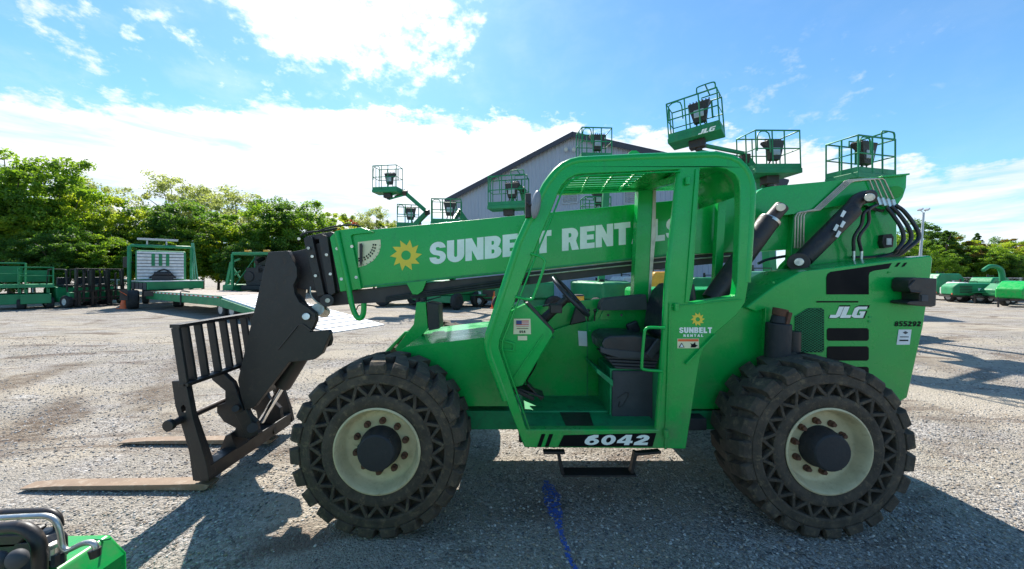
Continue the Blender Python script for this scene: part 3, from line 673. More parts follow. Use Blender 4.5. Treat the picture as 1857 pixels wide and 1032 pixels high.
# lifting ears between frame and boom head
ear = [(385,672),(402,671),(426,693),(444,742),(467,764),(470,785),(455,794),(423,790),(430,775),(409,764),(396,747),(396,735),(411,729),(411,708),(387,688)]
for Y in (3.50, 3.86): part('lift_ear', ear, Y, Y+.05, 'black', CR, bevel=.005, Ymap=3.52)
part('foot_block', [(403,815),(414,787),(424,783),(430,800),(436,812)], 3.46, 3.62, 'black', CR, Ymap=3.5)
b = NB(); cyl(b, P(458,776,3.44), P(458,776,3.95), .045, 18); cyl(b, P(427,741,3.44), P(427,741,3.95), .03, 16); finish('hinge_pin', b, 'boomsteel', CR)
b = NB(); bar(b, P(440,745,3.52), P(462,790,3.52), .06, .12); finish('hinge_arm', b, 'black', CR, bevel=.008)
# forks
for (Y0, Y1, tip) in ((3.15, 3.27, 33), (4.0, 4.115, 214)):
    b = NB(); xt = (tip-CX)/F*Y0; xh = -2.63
    outline = [(xt, .030), (xt+.02, .020), (xh, .016), (xh+.03, .03), (xh+.05, .06), (xh-.02, .075), (xh-.3, .066), (xt+.3, .052)]
    a = [b.verts.new((x, Y0, z)) for x, z in outline]; c = [b.verts.new((x, Y1, z)) for x, z in outline]
    b.faces.new(a); b.faces.new(c[::-1])
    for i in range(8): b.faces.new((a[i], a[(i+1) % 8], c[(i+1) % 8], c[i]))
    fk = finish('fork', b, 'forksteel', TH, bevel=.004)
    b = NB(); prism(b, post, Y0-.005, Y0+.05, holes=[[(323,740),(328,736),(332,741),(331,750),(325,750)]], Ymap=3.12); finish('fork_shank', b, 'black', fk, bevel=.004)

# ---- cab
CABY = 2.70
outer = [(951,812),(917,725),(889,648),(884,632),(884,620),(888,604),(941,440),(983,349),(990,335),(1000,321),(1010,309),(1022,299),(1036,292.5),(1052,289),(1177,283),(1300,279.5),(1326,284),(1341,291),(1353,302),(1361,314),(1366,328),(1368,345),(1366,386),(1358,512),(1352,548),(1338,570),(1300,603),(1278,630),(1270,650),(1244,815),(1208,814)]
door = [(955,779),(909,645),(905,632),(906,618),(974,443),(998,386),(1012,350),(1019,337),(1030,325),(1042,318.5),(1058,315),(1235,307),(1214,510),(1208,612),(1195,779)]
rwin = [(1270,306),(1300,304),(1318,307),(1332,316),(1340,328),(1342,345),(1342,386),(1337,512),(1334,536),(1250,549),(1258,510)]
CAB = part('cab_frame', outer, CABY, CABY+.075, 'green', TH, bevel=.010, holes=[door, rwin], seg=2)
b = NB()
edge_pts = [P(x, y, CABY-.004) for x, y in [(918,727),(889,648),(885,632),(885,620),(889,604),(942,440),(984,350),(991,336),(1001,322),(1011,310),(1023,300),(1037,293.5),(1052,290),(1177,284),(1300,280.5),(1326,285),(1341,292),(1352,303),(1360,315),(1365,329),(1367,345),(1365,386),(1357,512)]]
edge_pts = [p+Vector((0, .03, 0)) for p in edge_pts]
tube(b, edge_pts, .034, 10); finish('frame_tube', b, 'green', CAB, smooth=60)
ins = [(960,778),(914,645),(911,632),(912,618),(980,443),(1004,386),(1018,350),(1024,340),(1034,329),(1046,322),(1060,319),(1233,311)]
b = NB(); tube(b, [P(x, y, CABY-.002) for x, y in ins], .007, 6); finish('door_seal_bead', b, 'green', CAB, smooth=60)
# pillar faces turned to the light, door hinges
b = NB(); tube(b, [P(1233,308,CABY+.03), P(1211,510,CABY+.03), P(1206,612,CABY+.03), P(1193,782,CABY+.03)], .03, 8); finish('pillar_tube', b, 'green', CAB, smooth=60)
part('pillar_rib', [(1262,306),(1268,306),(1250,549),(1243,549)], CABY-.012, CABY, 'green', CAB, bevel=.003)
b = NB(); bar(b, P(1206,815,2.692), P(1215,549,2.692), .012, .01); bar(b, P(1215,556,2.692), P(1345,543,2.692), .012, .008); bar(b, P(1296,606,2.69), P(1243,660,2.69), .03, .012); finish('panel_crease', b, 'green', CAB, bevel=.003)
for x, y in ((1247,328),(1227,557),(1208,786)):
    b = NB(); cyl(b, P(x,y-7,2.68), P(x,y+7,2.68), .018, 12); finish('hinge', b, 'green', CAB, bevel=.003)
b = NB(); sheet(b, [[(1133,284),(1141,276),(1146,273),(1154,273),(1160,277),(1167,284)], [(1148,277),(1153,277),(1154,281),(1149,282)]], lambda q: P(q[0], q[1], 2.82)); sheet(b, [[(1133,284),(1141,276),(1146,273),(1154,273),(1160,277),(1167,284)], [(1148,277),(1153,277),(1154,281),(1149,282)]], lambda q: P(q[0], q[1], 2.82)+Vector((0, .02, 0))); finish('lifting_eye', b, 'green', CAB)
part('lifting_eye', [(1133,285),(1141,276),(1146,273),(1154,273),(1160,277),(1167,284)], 2.81, 2.835, 'green', CAB, bevel=.003)
# far cab side, roof beams, back posts
YF = 3.44
part('far_roof_beam', [(1011,341),(1020,333),(1236,325),(1240,342),(1160,345),(1012,352)], YF, YF+.07, 'green', CAB)
part('far_post', [(1158,345),(1184,344),(1188,430),(1176,560),(1148,560)], YF-.02, YF+.08, 'green', CAB)
part('post_trim', [(1185,344),(1190,344),(1189,430),(1178,560),(1175,560)], YF-.03, YF-.0, 'pipe', CAB, bevel=.002)
part('far_front_post', [(966,392),(976,388),(905,610),(893,610)], YF, YF+.07, 'green', CAB)
z0 = CZ+(CY-296)/F*CABY
xa, xb_, xc = (1030-CX)/F*CABY, (1168-CX)/F*CABY, (1322-CX)/F*CABY
for k in range(9):
    Y = CABY+.11+k*.078
    b = NB(); tube(b, [(xa-.02, Y, z0-.085), (xa+.08, Y, z0-.03), (xb_+.1, Y, z0-.015)], .0085, 6); finish('roof_grille_bar', b, 'green', CAB, smooth=60)
for x in (1075, 1120, 1160): X = (x-CX)/F*CABY; b = NB(); bar(b, (X, CABY+.06, z0-.045), (X+.06, YF, z0-.045), .012, .02); finish('roof_grille_rail', b, 'green', CAB)
b = NB(); box(b, (xb_+.1, CABY+.06, z0-.02), (xc, YF+.06, z0)); finish('roof_panel', b, 'green', CAB, bevel=.008)
b = NB(); bar(b, P(1236,322,2.76), P(1170,341,3.5), .06, .06); finish('roof_cross_beam', b, 'green', CAB, bevel=.01)
# rounded back of the roof
b = NB(); prof = [(1318,290),(1336,297),(1348,310),(1354,328),(1356,350)]
lo = [P(x, y, CABY) for x, y in prof]
fr = [b.verts.new((p.x, CABY+.07, p.z)) for p in lo]; bk = [b.verts.new((p.x, YF+.06, p.z)) for p in lo]
for i in range(4): b.faces.new((fr[i], fr[i+1], bk[i+1], bk[i]))
o = finish('rear_roof_panel', b, 'green', CAB, smooth=60); s_ = o.modifiers.new('t', 'SOLIDIFY'); s_.thickness = .012
part('rear_cross_beam', [(1258,372),(1346,343),(1344,352),(1258,382)], 3.36, 3.42, 'green_pale', CAB)
part('rear_far_post', [(1304,338),(1320,332),(1308,545),(1294,545)], YF, YF+.06, 'green', CAB)
# sill, floor, inside panels
b = NB(); fz = CZ-(779-CY)/F*CABY
box(b, (P(945,0,2.7).x, CABY+.075, fz-.05), (P(1205,0,2.7).x, 3.44, fz-.012)); FLO = finish('cab_floor', b, 'green_dark', CAB, bevel=.004)
b = NB(); x0 = P(1012,0,2.9).x
vsq = [b.verts.new(Vector(q)) for q in (P(1028,775,2.745), P(1078,775,2.745), P(1063,724,3.3), P(1007,724,3.3))]
for v in vsq: v.co.z = fz-.009
b.faces.new(vsq); finish('floor_mat', b, 'black', CAB, smooth=0)
part('inner_wall', [(950,735),(940,690),(970,610),(1000,601),(1034,589),(1064,584),(1075,583),(1092,548),(1168,540),(1200,536),(1206,735)], 3.44, 3.47, 'green', CAB)
IW = part('outer_wall', [(935,620),(965,556),(1020,549),(1148,536),(1345,520),(1345,600),(935,640)], 3.50, 3.53, 'green', CAB, Ymap=3.5)
part('console_tray', [(1092,549),(1098,542),(1172,534),(1176,562),(1088,563)], 3.30, 3.44, 'grey', CAB, bevel=.008)
part('access_panel', [(1094,562),(1134,562),(1134,580),(1086,580)], 3.425, 3.437, 'green', CAB, bevel=.003)
part('wall_seam', [(1064.5,586),(1066,586),(1066,722),(1064.5,722)], 3.435, 3.44, 'green_dark', CAB, bevel=0)
part('gaiter', [(1034,590),(1044,558),(1056,556),(1064,583)], 3.36, 3.42, 'black', CAB, bevel=.01)
for x in (1066, 1078):
    b = NB(); cyl(b, P(x*2-1029,571.5,3.42), P(x*2-1029,571.5,3.43), .012, 10); finish('bolt', b, 'black', CAB)
    b = NB(); cyl(b, P(x,582,3.38), P(x+1,565,3.36), .007, 8); finish('control_lever', b, 'black', CAB)
    b = NB(); bmesh.ops.create_icosphere(b, subdivisions=2, radius=.016, matrix=Matrix.Translation(P(x+1,563,3.36))); finish('lever_knob', b, 'black', CAB)
# dash
pipe('dash_cable', [P(958,600,3.0), P(975,625,3.1), P(972,660,3.2), P(955,690,3.3)], .008, 'black', CAB)
for x, y in ((1004,612),(1004,718),(1064,718),(1070,600)): b = NB(); cyl(b, P(x,y,3.425), P(x,y,3.44), .009, 8); finish('bolt', b, 'green_dark', CAB)
DA = part('dashboard', [(893,640),(900,590),(921,567),(953,551),(1001,600),(1003,608),(948,700),(922,706)], 2.79, 3.36, 'green', CAB, bevel=.012)
part('dash_trim', [(953,550),(958,548),(1006,600),(1002,606)], 2.80, 3.34, 'black', DA, bevel=.004)
b = NB(); bar(b, P(985,607,2.785), P(928,690,2.785), .012, .01); finish('dash_crease', b, 'green', DA, bevel=.002)
part('dash_handle_recess', [(906,614),(934,622),(934,638),(904,636)], 2.775, 2.79, 'green', DA, bevel=.004, holes=[[(908,619),(930,625),(930,634),(907,632)]])
FD = decal('origin_sticker', [(932,578),(962,578),(963,606),(931,606)], 2.785, 'cream_decal', DA)
decal('flag_field', rect(936,581,959,592), 2.785, 'red_decal', FD, lift=.005); 
for k in range(3): decal('flag_stripe', rect(936,583.3+k*3.2,959,584.4+k*3.2), 2.785, 'white', FD, lift=.007)
decal('flag_canton', rect(936,581,946,587.5), 2.785, 'blue_decal', FD, lift=.009)
lettering('sticker_text', 'USA', 942, 603.5, 953, 603.5, 4.2, 2.785, 'decalblack', FD, lift=.005, gap=.15)
decal('sticker_text_line', rect(937,595,958,596.2), 2.785, 'rust', FD, lift=.005)
decal('label_tag', rect(939,609,956,617), 2.785, 'cream_decal', DA)
# steering wheel and column
c = P(1034,536,3.05); ax = (Vector((.70, -.16, .66))).normalized(); u = ax.orthogonal().normalized(); v = ax.cross(u)
b = NB(); tube(b, [c+(u*math.cos(2*PI*k/36)+v*math.sin(2*PI*k/36))*.215 for k in range(36)], .017, 8, closed=True)
SW = finish('steering_wheel', b, 'vinyl', CAB, smooth=60)
b = NB()
for k in range(3): a = 2*PI*k/3+.6; bar(b, c-ax*.03, c+(u*math.cos(a)+v*math.sin(a))*.205, .03, .012)
cyl(b, c-ax*.05, c+ax*.005, .045, 16); finish('wheel_spoke', b, 'black', SW, bevel=.003)
b = NB(); cyl(b, c-ax*.04, c-ax*.36, .03, 14, .045); box(b, tuple(c-ax*.17-Vector((.05,.07,.03))), tuple(c-ax*.17+Vector((.05,.07,.04)))); finish('steering_column', b, 'black', CAB, bevel=.006)
pipe('signal_stalk', [c-ax*.1, c-ax*.1+Vector((-.16, -.03, -.02))], .007, 'black', CAB, smooth=False)
# pedals
b = NB(); bar(b, P(938,700,3.0), P(985,716,3.0), .16, .02); bar(b, P(930,712,3.05), P(948,690,3.1), .05, .05); bar(b, P(955,694,2.98), P(982,722,2.98), .10, .018); bar(b, P(932,706,2.9), P(968,724,2.92), .03, .03); finish('pedals', b, 'black', CAB, bevel=.006)
# notice on wall, seat
part('wall_notice', [(1048,600),(1064,601),(1065,628),(1050,627)], 3.425, 3.43, 'paper', CAB, bevel=0)
b = NB(); prism(b, [(1092,622),(1096,614),(1108,609),(1150,608),(1186,613),(1204,620),(1210,640),(1200,650),(1130,648),(1108,642),(1095,640)], 2.93, 3.33)
ST = finish('seat', b, 'vinyl', CAB, bevel=.035, seg=4)
b = NB(); prism(b, [(1196,606),(1203,560),(1214,530),(1228,516),(1262,512),(1266,545),(1244,622),(1214,628)], 2.96, 3.34); finish('seat_back', b, 'vinyl', ST, bevel=.04, seg=4)
b = NB(); prism(b, [(1088,628),(1098,632),(1196,642),(1196,650),(1118,649),(1090,640)], 2.92, 2.95); finish('seat_piping', b, 'grey', ST, bevel=.008)
b = NB()
for k in range(4): prism(b, [(1098+k*5,646+k*6),(1196-k*2,650+k*6),(1194-k*2,655+k*6),(1102+k*5,651+k*6)], 2.97, 3.3)
finish('seat_suspension', b, 'grey', ST, bevel=.008)
b = NB(); bar(b, P(1152,604,3.3), P(1144,584,3.3), .05, .11); finish('armrest', b, 'vinyl', ST, bevel=.02)
b = NB(); bar(b, P(1176,646,2.9), P(1198,618,2.9), .03, .06); finish('seat_belt', b, 'grey', ST, bevel=.005)
part('seat_pedestal', [(1111,673),(1184,673),(1184,760),(1110,760)], 2.98, 3.34, 'grey', ST, bevel=.008)
part('pedestal_frame', [(1106,668),(1196,670),(1198,766),(1106,766)], 3.0, 3.38, 'green_dark', ST, bevel=.004)
part('seat_shelf', [(1082,668),(1112,690),(1112,702),(1082,676)], 2.95, 3.38, 'green_dark', ST, bevel=.004)
b = NB(); tube(b, spline([P(1120,722,2.975), P(1135,712,2.975), P(1139,716,2.975), P(1130,734,2.975), P(1122,738,2.975), P(1124,728,2.975)], 4), .003, 5); finish('scuff', b, 'black', ST)
# grab rails
pipe('grab_rail', [P(1206,595,2.66), P(1178,594,2.66), P(1170,599,2.66), P(1168,610,2.66), P(1164,660,2.66), P(1168,670,2.66), P(1200,673,2.66)], .011, 'green', CAB, k=4)
pipe('grab_rail', [P(962,460,2.68), P(980,466,2.68), P(988,474,2.68), P(985,490,2.68), P(970,532,2.68), P(962,543,2.68), P(934,538,2.68)], .010, 'green', CAB, k=4)
# mirror
b = NB(); bmesh.ops.create_uvsphere(b, u_segments=20, v_segments=14, radius=1, matrix=Matrix.Translation(P(972,371,2.62)) @ Matrix.Rotation(R(8), 4, 'Y') @ Matrix.Diagonal((.034, .05, .104, 1)))
MI = finish('mirror', b, 'mirror', CAB, smooth=60)
part('mirror_bracket', rect(953,350,963,394), 2.66, 2.72, 'black', MI, bevel=.006)
pipe('mirror_arm', [P(956,366,2.66), P(962,372,2.62), P(972,368,2.6)], .009, 'black', MI, smooth=False)
# lower sill decal and cab badges
decal('model_badge', [(1062,788),(1190,785),(1183,810),(1012,810),(1022,789)], CABY, 'decalblack', CAB)
for x in (974, 988): decal('badge_stripe', [(x,810),(x+8,787),(x+15,787),(x+7,810)], CABY, 'decalblack', CAB)
lettering('model_number', '6042', 1058, 806.5, 1174, 806.5, 18.5, CABY, 'white', CAB, slant=.32, gap=.10, lift=.006)
gear_logo('sun_logo', 1265, 579, 13, CABY, 'yellow', CAB, rot=4)
lettering('rental_badge_text', 'SUNBELT', 1231.5, 604, 1291, 604, 10.5, CABY, 'white', CAB, gap=.09)
lettering('rental_badge_text', 'RENTAL', 1239, 610.8, 1275, 610.8, 4.6, CABY, 'white', CAB, gap=.3)
WS = decal('warning_sticker', rect(1228,614,1267,631.5), CABY, 'cream_decal', CAB)
decal('warning_band', rect(1229,614.8,1266,619), CABY, 'orange', WS, lift=.005)
decal('warning_triangle', [(1230,630),(1235.5,621),(1241,630)], CABY, 'decalblack', WS, lift=.005); decal('warning_triangle_inner', [(1232.2,629),(1235.5,623.4),(1238.8,629)], CABY, 'paper', WS, lift=.007)
decal('warning_figure', [(1252,630),(1253,625),(1251,622),(1256,624),(1260,620),(1261,625),(1265,626),(1260,630)], CABY, 'decalblack', WS, lift=.005)
# step below the door
b = NB(); bar(b, P(985,819,2.74), P(1024,819,2.74), .05, .02); bar(b, P(1012,818,2.76), P(1020,858,2.76), .05, .025, upv=(1,0,0)); bar(b, P(1152,818,2.76), P(1144,856,2.76), .05, .025, upv=(1,0,0)); bar(b, P(1018,856,2.80), P(1150,856,2.80), .12, .012)
bar(b, P(1152,822,2.76), P(1196,818,2.8), .05, .02); finish('cab_step', b, 'black', TH, bevel=.004)

# ---- cylinders, pins, pipes and hoses on the tower
def ram(p, q, r, Y, name='lift_cylinder', pins=True):
    b = NB(); cyl(b, P(*p, Y), P(*q, Y), r, 24)
    o = finish(name, b, 'black', TH, bevel=.01)
    return o
C1 = ram((1456,470), (1546,380), .078, 3.36)
b = NB(); tube(b, spline([P(1540,386,3.36), P(1552,366,3.36), P(1566,358,3.36), P(1580,356,3.36)], 4), .06, 14); finish('rod_eye', b, 'black', C1, smooth=60)
b = NB(); cyl(b, P(1448,476,3.28), P(1448,476,3.5), .085, 24); finish('cylinder_end', b, 'boomsteel', C1, bevel=.008); b = NB(); cyl(b, P(1576,357,3.3), P(1576,357,3.46), .055, 20); finish('cylinder_end', b, 'boomsteel', C1, bevel=.008)
for x, y in ((1449,475), (1577,358)): b = NB(); cyl(b, P(x,y,3.24), P(x,y,3.3), .036, 20); finish('pivot_pin', b, 'steel', C1, bevel=.004)
for (x, y) in ((1527,387),(1526,406),(1514,412),(1518,424)): part('cylinder_sticker', [(x-3,y+5),(x+3,y-6),(x+8,y-3),(x+2,y+7)], 3.262, 3.266, 'paper', C1, bevel=0)
C2 = ram((1396,398), (1290,545), .088, 3.30)
b = NB(); cyl(b, P(1418,374,3.3), P(1392,404,3.3), .06, 20); finish('rod_eye', b, 'boomsteel', C2, bevel=.006)
b = NB(); cyl(b, P(1397,399,3.3), P(1394,403,3.3), .091, 24); finish('gland_ring', b, 'steel', C2)
b = NB(); cyl(b, P(1416,376,3.2), P(1416,376,3.26), .036, 20); finish('pivot_pin', b, 'steel', C2, bevel=.004)
for k in range(4):
    o5 = k*5.0
    pts_ = [P(1376+o5*.3,456+o5*.8-6,3.5), P(1436+o5,452-2+o5*.3,3.5), P(1441+o5,446,3.49), P(1442+o5,394,3.47), P(1446+o5,387,3.45)] if k < 4 else None
    b = NB(); tube(b, [P(1441+o5*1.05,450,3.5), P(1442+o5*1.05,394-k,3.45), P(1446+o5,387-k*.6,3.45), P(1452+o5,384-k*.4,3.45)], .0075, 8); finish('hydraulic_pipe', b, 'pipe', TOWER, smooth=60)
for k in range(4):
    o5 = k*3.4
    b = NB(); tube(b, [P(1448+k*5,386-k*.8,3.445), P(1476+o5,380+k*.4,3.44), P(1532+o5,329+k*.6,3.44), P(1540+o5,326.5+k*.6,3.44), P(1572+k*9,324.5-k*.4,3.44), P(1577+k*9,327,3.44), P(1590+k*10,360,3.44)], .0072, 8); finish('hydraulic_pipe', b, 'pipe', BT, smooth=60)
    b = NB(); cyl(b, P(1590+k*9.2,358+k*1.5,3.43), P(1595+k*9,372+k*1.5,3.42), .019, 8); finish('pipe_fitting', b, 'steel', BT)
for k, (dx, dy) in enumerate(((44,60),(30,52),(16,44))):
    pipe('hose', [P(1624-k*8,372+k*2,3.4), P(1640-k*9,384+k*5,3.38), P(1622+dx*.85,410+k*3,3.36), P(1622+dx,432+k*2,3.36), P(1618+dx*.6,452,3.36), P(1625-k*3,464-k*2,3.4), P(1590,469,3.45)], .0165, 'vinyl', TOWER, n=10)
for k in range(2):
    pipe('hose', [P(1590-k*6,372+k*3,3.4), P(1576-k*9,380+k*6,3.38), P(1575-k*13,404+k*4,3.4), P(1558-k*9,430,3.42), P(1562-k*14,455,3.44)], .014, 'vinyl', TOWER, n=10)
    b = NB(); cyl(b, P(1562-k*14,452,3.44), P(1562-k*14,478,3.44), .012, 8); finish('pipe_fitting', b, 'steel', TOWER)
b = NB(); tube(b, spline([P(1600,382,3.48), P(1570,374,3.48), P(1610,374,3.48), P(1622,386,3.48)], 4), .02, 8); finish('hose', b, 'vinyl', TOWER)
part('warning_lamp', [(1602,426),(1618,424),(1622,430),(1620,448),(1604,450),(1600,440)], 3.47, 3.52, 'black', TOWER, bevel=.006)
part('lamp_label', rect(1609,432,1617,444), 3.462, 3.47, 'paper', TOWER, bevel=0)
pipe('hose', [P(1545,466,3.48), P(1580,466,3.48), P(1620,460,3.48)], .012, 'vinyl', TOWER)
pipe('hose', [P(1375,478,3.6), P(1395,470,3.6), P(1440,462,3.6)], .014, 'vinyl', TOWER)
#@@BACKGROUND@@
# ================================================================== BACKGROUND
def at(px, Y): return ((px-CX)/F*Y, Y)
# ---- blue paint mark sprayed on the gravel
ORG = Vector((0, 0, 0))
rnd = random.Random(3)
bm = NB()
cl_ = [(990,872,6),(1000,900,15),(1006,925,13),(1012,950,7),(1020,975,5),(1030,1005,6),(1042,1032,5),(1052,1060,5)]
def gp(px, py): Yg = CZ*F/(py-CY); return Vector(((px-CX)/F*Yg, Yg, .006))
L_, R_ = [], []
for i in range(len(cl_)-1):
    for k in range(6):
        t = k/6; x = cl_[i][0]*(1-t)+cl_[i+1][0]*t; y = cl_[i][1]*(1-t)+cl_[i+1][1]*t; w = cl_[i][2]*(1-t)+cl_[i+1][2]*t
        L_.append(bm.verts.new(gp(x-w*rnd.uniform(.6, 1.3), y+rnd.uniform(-2, 2)))); R_.append(bm.verts.new(gp(x+w*rnd.uniform(.6, 1.3), y+rnd.uniform(-2, 2))))
for i in range(len(L_)-1): bm.faces.new((L_[i], R_[i], R_[i+1], L_[i+1]))
def paintmat():
    m = bpy.data.materials.new('blue marking paint'); m.use_nodes = True
    t = NT(m.node_tree); b = m.node_tree.nodes['Principled BSDF']; ob = t.n('ShaderNodeTexCoord').outputs['Object']
    t.put(b.inputs['Base Color'], t.mix(t.noise(ob, 60, 4), (.02, .07, .42, 1), (.08, .22, .75, 1)))
    t.put(b.inputs['Alpha'], t.m('MULTIPLY', t.ramp(t.noise(ob, 45, 6, .7), .44, .52), .8)); b.inputs['Roughness'].default_value = .8
    return m
M['paint'] = paintmat()
tag(finish('paint_mark', bm, 'paint', smooth=0), 'blue spray paint mark on the gravel below the cab step', 'paint mark')

# ---- metal building
def building():
    global ORG
    s = 1.3
    A = Vector((-3.42*s, 22.6*s, 0)); B = Vector((3.56*s, 19.6*s, 0)); Cc = Vector((11.85*s, 16.03*s, 0))
    he, hb, hc = CZ+4.62*s, CZ+7.42*s, CZ+4.05*s
    ax = (Cc-A).normalized(); Lw = (Cc-A).length; la = (B-A).length
    th = thing('metal_building', 'grey ribbed metal building with dark roof edge and low gable behind the lifts', 'building', A)
    nrm = Vector((ax.y, -ax.x, 0)); back = -nrm*26
    def q(u, z, off=0): return A+ax*u+Vector((0, 0, z))+nrm*off
    b = NB()
    n = int(Lw/.30); us = []
    for k in range(n):
        u0 = Lw*k/n; us += [(u0, 0), (u0+.17, 0), (u0+.20, .035), (u0+.27, .035)]
    us.append((Lw, 0))
    def top(u): return he+(hb-he)*u/la if u < la else hb+(hc-hb)*(u-la)/(Lw-la)
    prev = None
    for u, o in us:
        c = (b.verts.new(q(u, 0, o)), b.verts.new(q(u, top(u), o)))
        if prev: b.faces.new((prev[0], c[0], c[1], prev[1]))
        prev = c
    finish('front_wall', b, 'siding', th, smooth=0)
    b = NB()
    for (P0, h0) in ((A, he), (Cc, hc)):
        v = [b.verts.new(P0), b.verts.new(P0+back), b.verts.new(P0+back+Vector((0,0,h0))), b.verts.new(P0+Vector((0,0,h0)))]; b.faces.new(v)
    v = [b.verts.new(p) for p in (A+back, Cc+back, Cc+back+Vector((0,0,hc)), B+back+Vector((0,0,hb)), A+back+Vector((0,0,he)))]; b.faces.new(v)
    finish('side_walls', b, 'siding', th, smooth=0)
    b = NB()
    for (P0, h0, P1, h1) in ((A, he, B, hb), (B, hb, Cc, hc)):
        e = (P1-P0).normalized()*(.5 if P0 is A else 0); e2 = (P1-P0).normalized()*(.5 if P1 is Cc else 0); sl_ = (h1-h0)/(P1-P0).length
        pts_ = [P0-e+nrm*.35+Vector((0,0,h0-e.length*sl_)), P1+e2+nrm*.35+Vector((0,0,h1+e2.length*sl_)), P1+e2+back+Vector((0,0,h1+e2.length*sl_)), P0-e+back+Vector((0,0,h0-e.length*sl_))]
        lo = [b.verts.new(p) for p in pts_]; hi = [b.verts.new(p+Vector((0,0,.14))) for p in pts_]
        b.faces.new(lo); b.faces.new(hi)
        for i in range(4): b.faces.new((lo[i], lo[(i+1) % 4], hi[(i+1) % 4], hi[i]))
    finish('roof', b, 'siding_trim', th, smooth=0)
    b = NB(); bar(b, q(-.45, he-.28, .37), q(la, hb-.06, .37), .05, .34); bar(b, q(la, hb-.06, .37), q(Lw+.45, hc-.28, .37), .05, .34); finish('fascia', b, 'siding_trim', th, bevel=.01)
    b = NB(); bar(b, q(.05, 0, .06), q(.05, he-.1, .06), .12, .12); bar(b, q(Lw-.1, 0, .06), q(Lw-.1, hc-.1, .06), .3, .12); finish('corner_trim', b, 'siding_trim', th)
    for px in (1034, 1148):
        # where the ray through px meets the facade
        d = Vector(((px-CX)/F, 1, 0)); den = d.x*nrm.x+d.y*nrm.y; t = (A.x*nrm.x+A.y*nrm.y)/den
        u = (d*t-A).dot(ax); zc = CZ+(CY-358)/F*t
        b = NB(); a0 = q(u-.55, zc, .05); a1 = q(u+.55, zc, .05)
        for zz in (-.42, .42): bar(b, a0+Vector((0,0,zz)), a1+Vector((0,0,zz)), .08, .08)
        for a_ in (a0, a1): bar(b, a_+Vector((0,0,-.42)), a_+Vector((0,0,.42)), .08, .08, upv=ax)
        f = finish('louvre', b, 'louvre', th)
        b = NB()
        for k in range(6): bar(b, a0+Vector((0,0,-.34+k*.135)), a1+Vector((0,0,-.34+k*.135)), .03, .09, upv=(nrm.x, nrm.y, 1))
        finish('slat', b, 'louvre', f)
    # floodlights under the gable
    for px in (1026, 1040):
        d = Vector(((px-CX)/F, 1, 0)); t = (A.x*nrm.x+A.y*nrm.y)/(d.x*nrm.x+d.y*nrm.y); c = d*t; c.z = CZ+(CY-272)/F*t
        b = NB(); cyl(b, c+nrm*.05, c+nrm*.35+Vector((.1,0,-.08)), .08, 12, .14); finish('floodlight', b, 'galv', th)
building()

# ---- trees
def crown_mesh(name, h, rx, nclump, per, leaf, seed, shape='round', low=.12, hollow=.0, lmat='leaf_a'):
    rng = np.random.default_rng(seed)
    # clump centres in an uneven envelope
    cs = []; lobes = rng.normal(0, 1, (7, 3)); lobes[:, 2] = np.abs(lobes[:, 2])*.6; lobes /= np.linalg.norm(lobes, axis=1)[:, None]
    while len(cs) < nclump:
        d = rng.normal(0, 1, 3); d /= np.linalg.norm(d); r = rng.random()**.42
        f = .72+.42*max(0, (lobes@d).max()-.55)/.45*rng.uniform(.8, 1.1)
        p = d*r*f
        if shape == 'cone':
            zz = rng.random()**1.3; rr = (1-zz)**.8*rng.uniform(.55, 1.05); a = rng.random()*2*PI; p = np.array([rr*math.cos(a), rr*math.sin(a), zz*2-1])
        cs.append((p[0]*rx, p[1]*rx, h*(low+(1-low)*(p[2]*.5+.5))))
    cs = np.array(cs); cr = rx*rng.uniform(.08, .24, nclump)
    if shape == 'cone': cr *= 1.25-cs[:, 2]/h
    k_ = h*.97/max(cs[i][2]+cr[i]*.5 for i in range(nclump)); cs[:, 2] *= k_
    n = nclump*per; idx = np.repeat(np.arange(nclump), per)
    d = rng.normal(0, 1, (n, 3)); d /= np.linalg.norm(d, axis=1)[:, None]
    pos = cs[idx]+d*(cr[idx]*rng.random(n)**.45)[:, None]*np.array([1, 1, .62])
    nr = d*.5+rng.normal(0, .6, (n, 3))+np.array([0, 0, .5]); nr /= np.linalg.norm(nr, axis=1)[:, None]
    t = np.cross(nr, rng.normal(0, 1, (n, 3))); t /= np.linalg.norm(t, axis=1)[:, None]; bt = np.cross(nr, t)
    s = leaf*rng.uniform(.6, 1.35, n)[:, None]
    V = np.stack([pos-t*s, pos+bt*s*.55+nr*s*.12, pos+t*s, pos-bt*s*.55+nr*s*.12], 1).reshape(-1, 3)
    me = bpy.data.meshes.new(name); me.vertices.add(len(V)); me.vertices.foreach_set('co', V.ravel())
    me.loops.add(n*4); me.loops.foreach_set('vertex_index', np.arange(n*4, dtype=np.int32)); me.polygons.add(n)
    me.polygons.foreach_set('loop_start', np.arange(0, n*4, 4, dtype=np.int32)); me.polygons.foreach_set('loop_total', np.full(n, 4, dtype=np.int32)); me.update()
    tone = np.clip(rng.random(nclump)[idx]*.7+rng.random(n)*.4, 0, 1)
    a = me.attributes.new('tone', 'FLOAT', 'POINT'); a.data.foreach_set('value', np.repeat(tone, 4).astype(np.float32))
    me.materials.append(M[lmat]); return me, cs
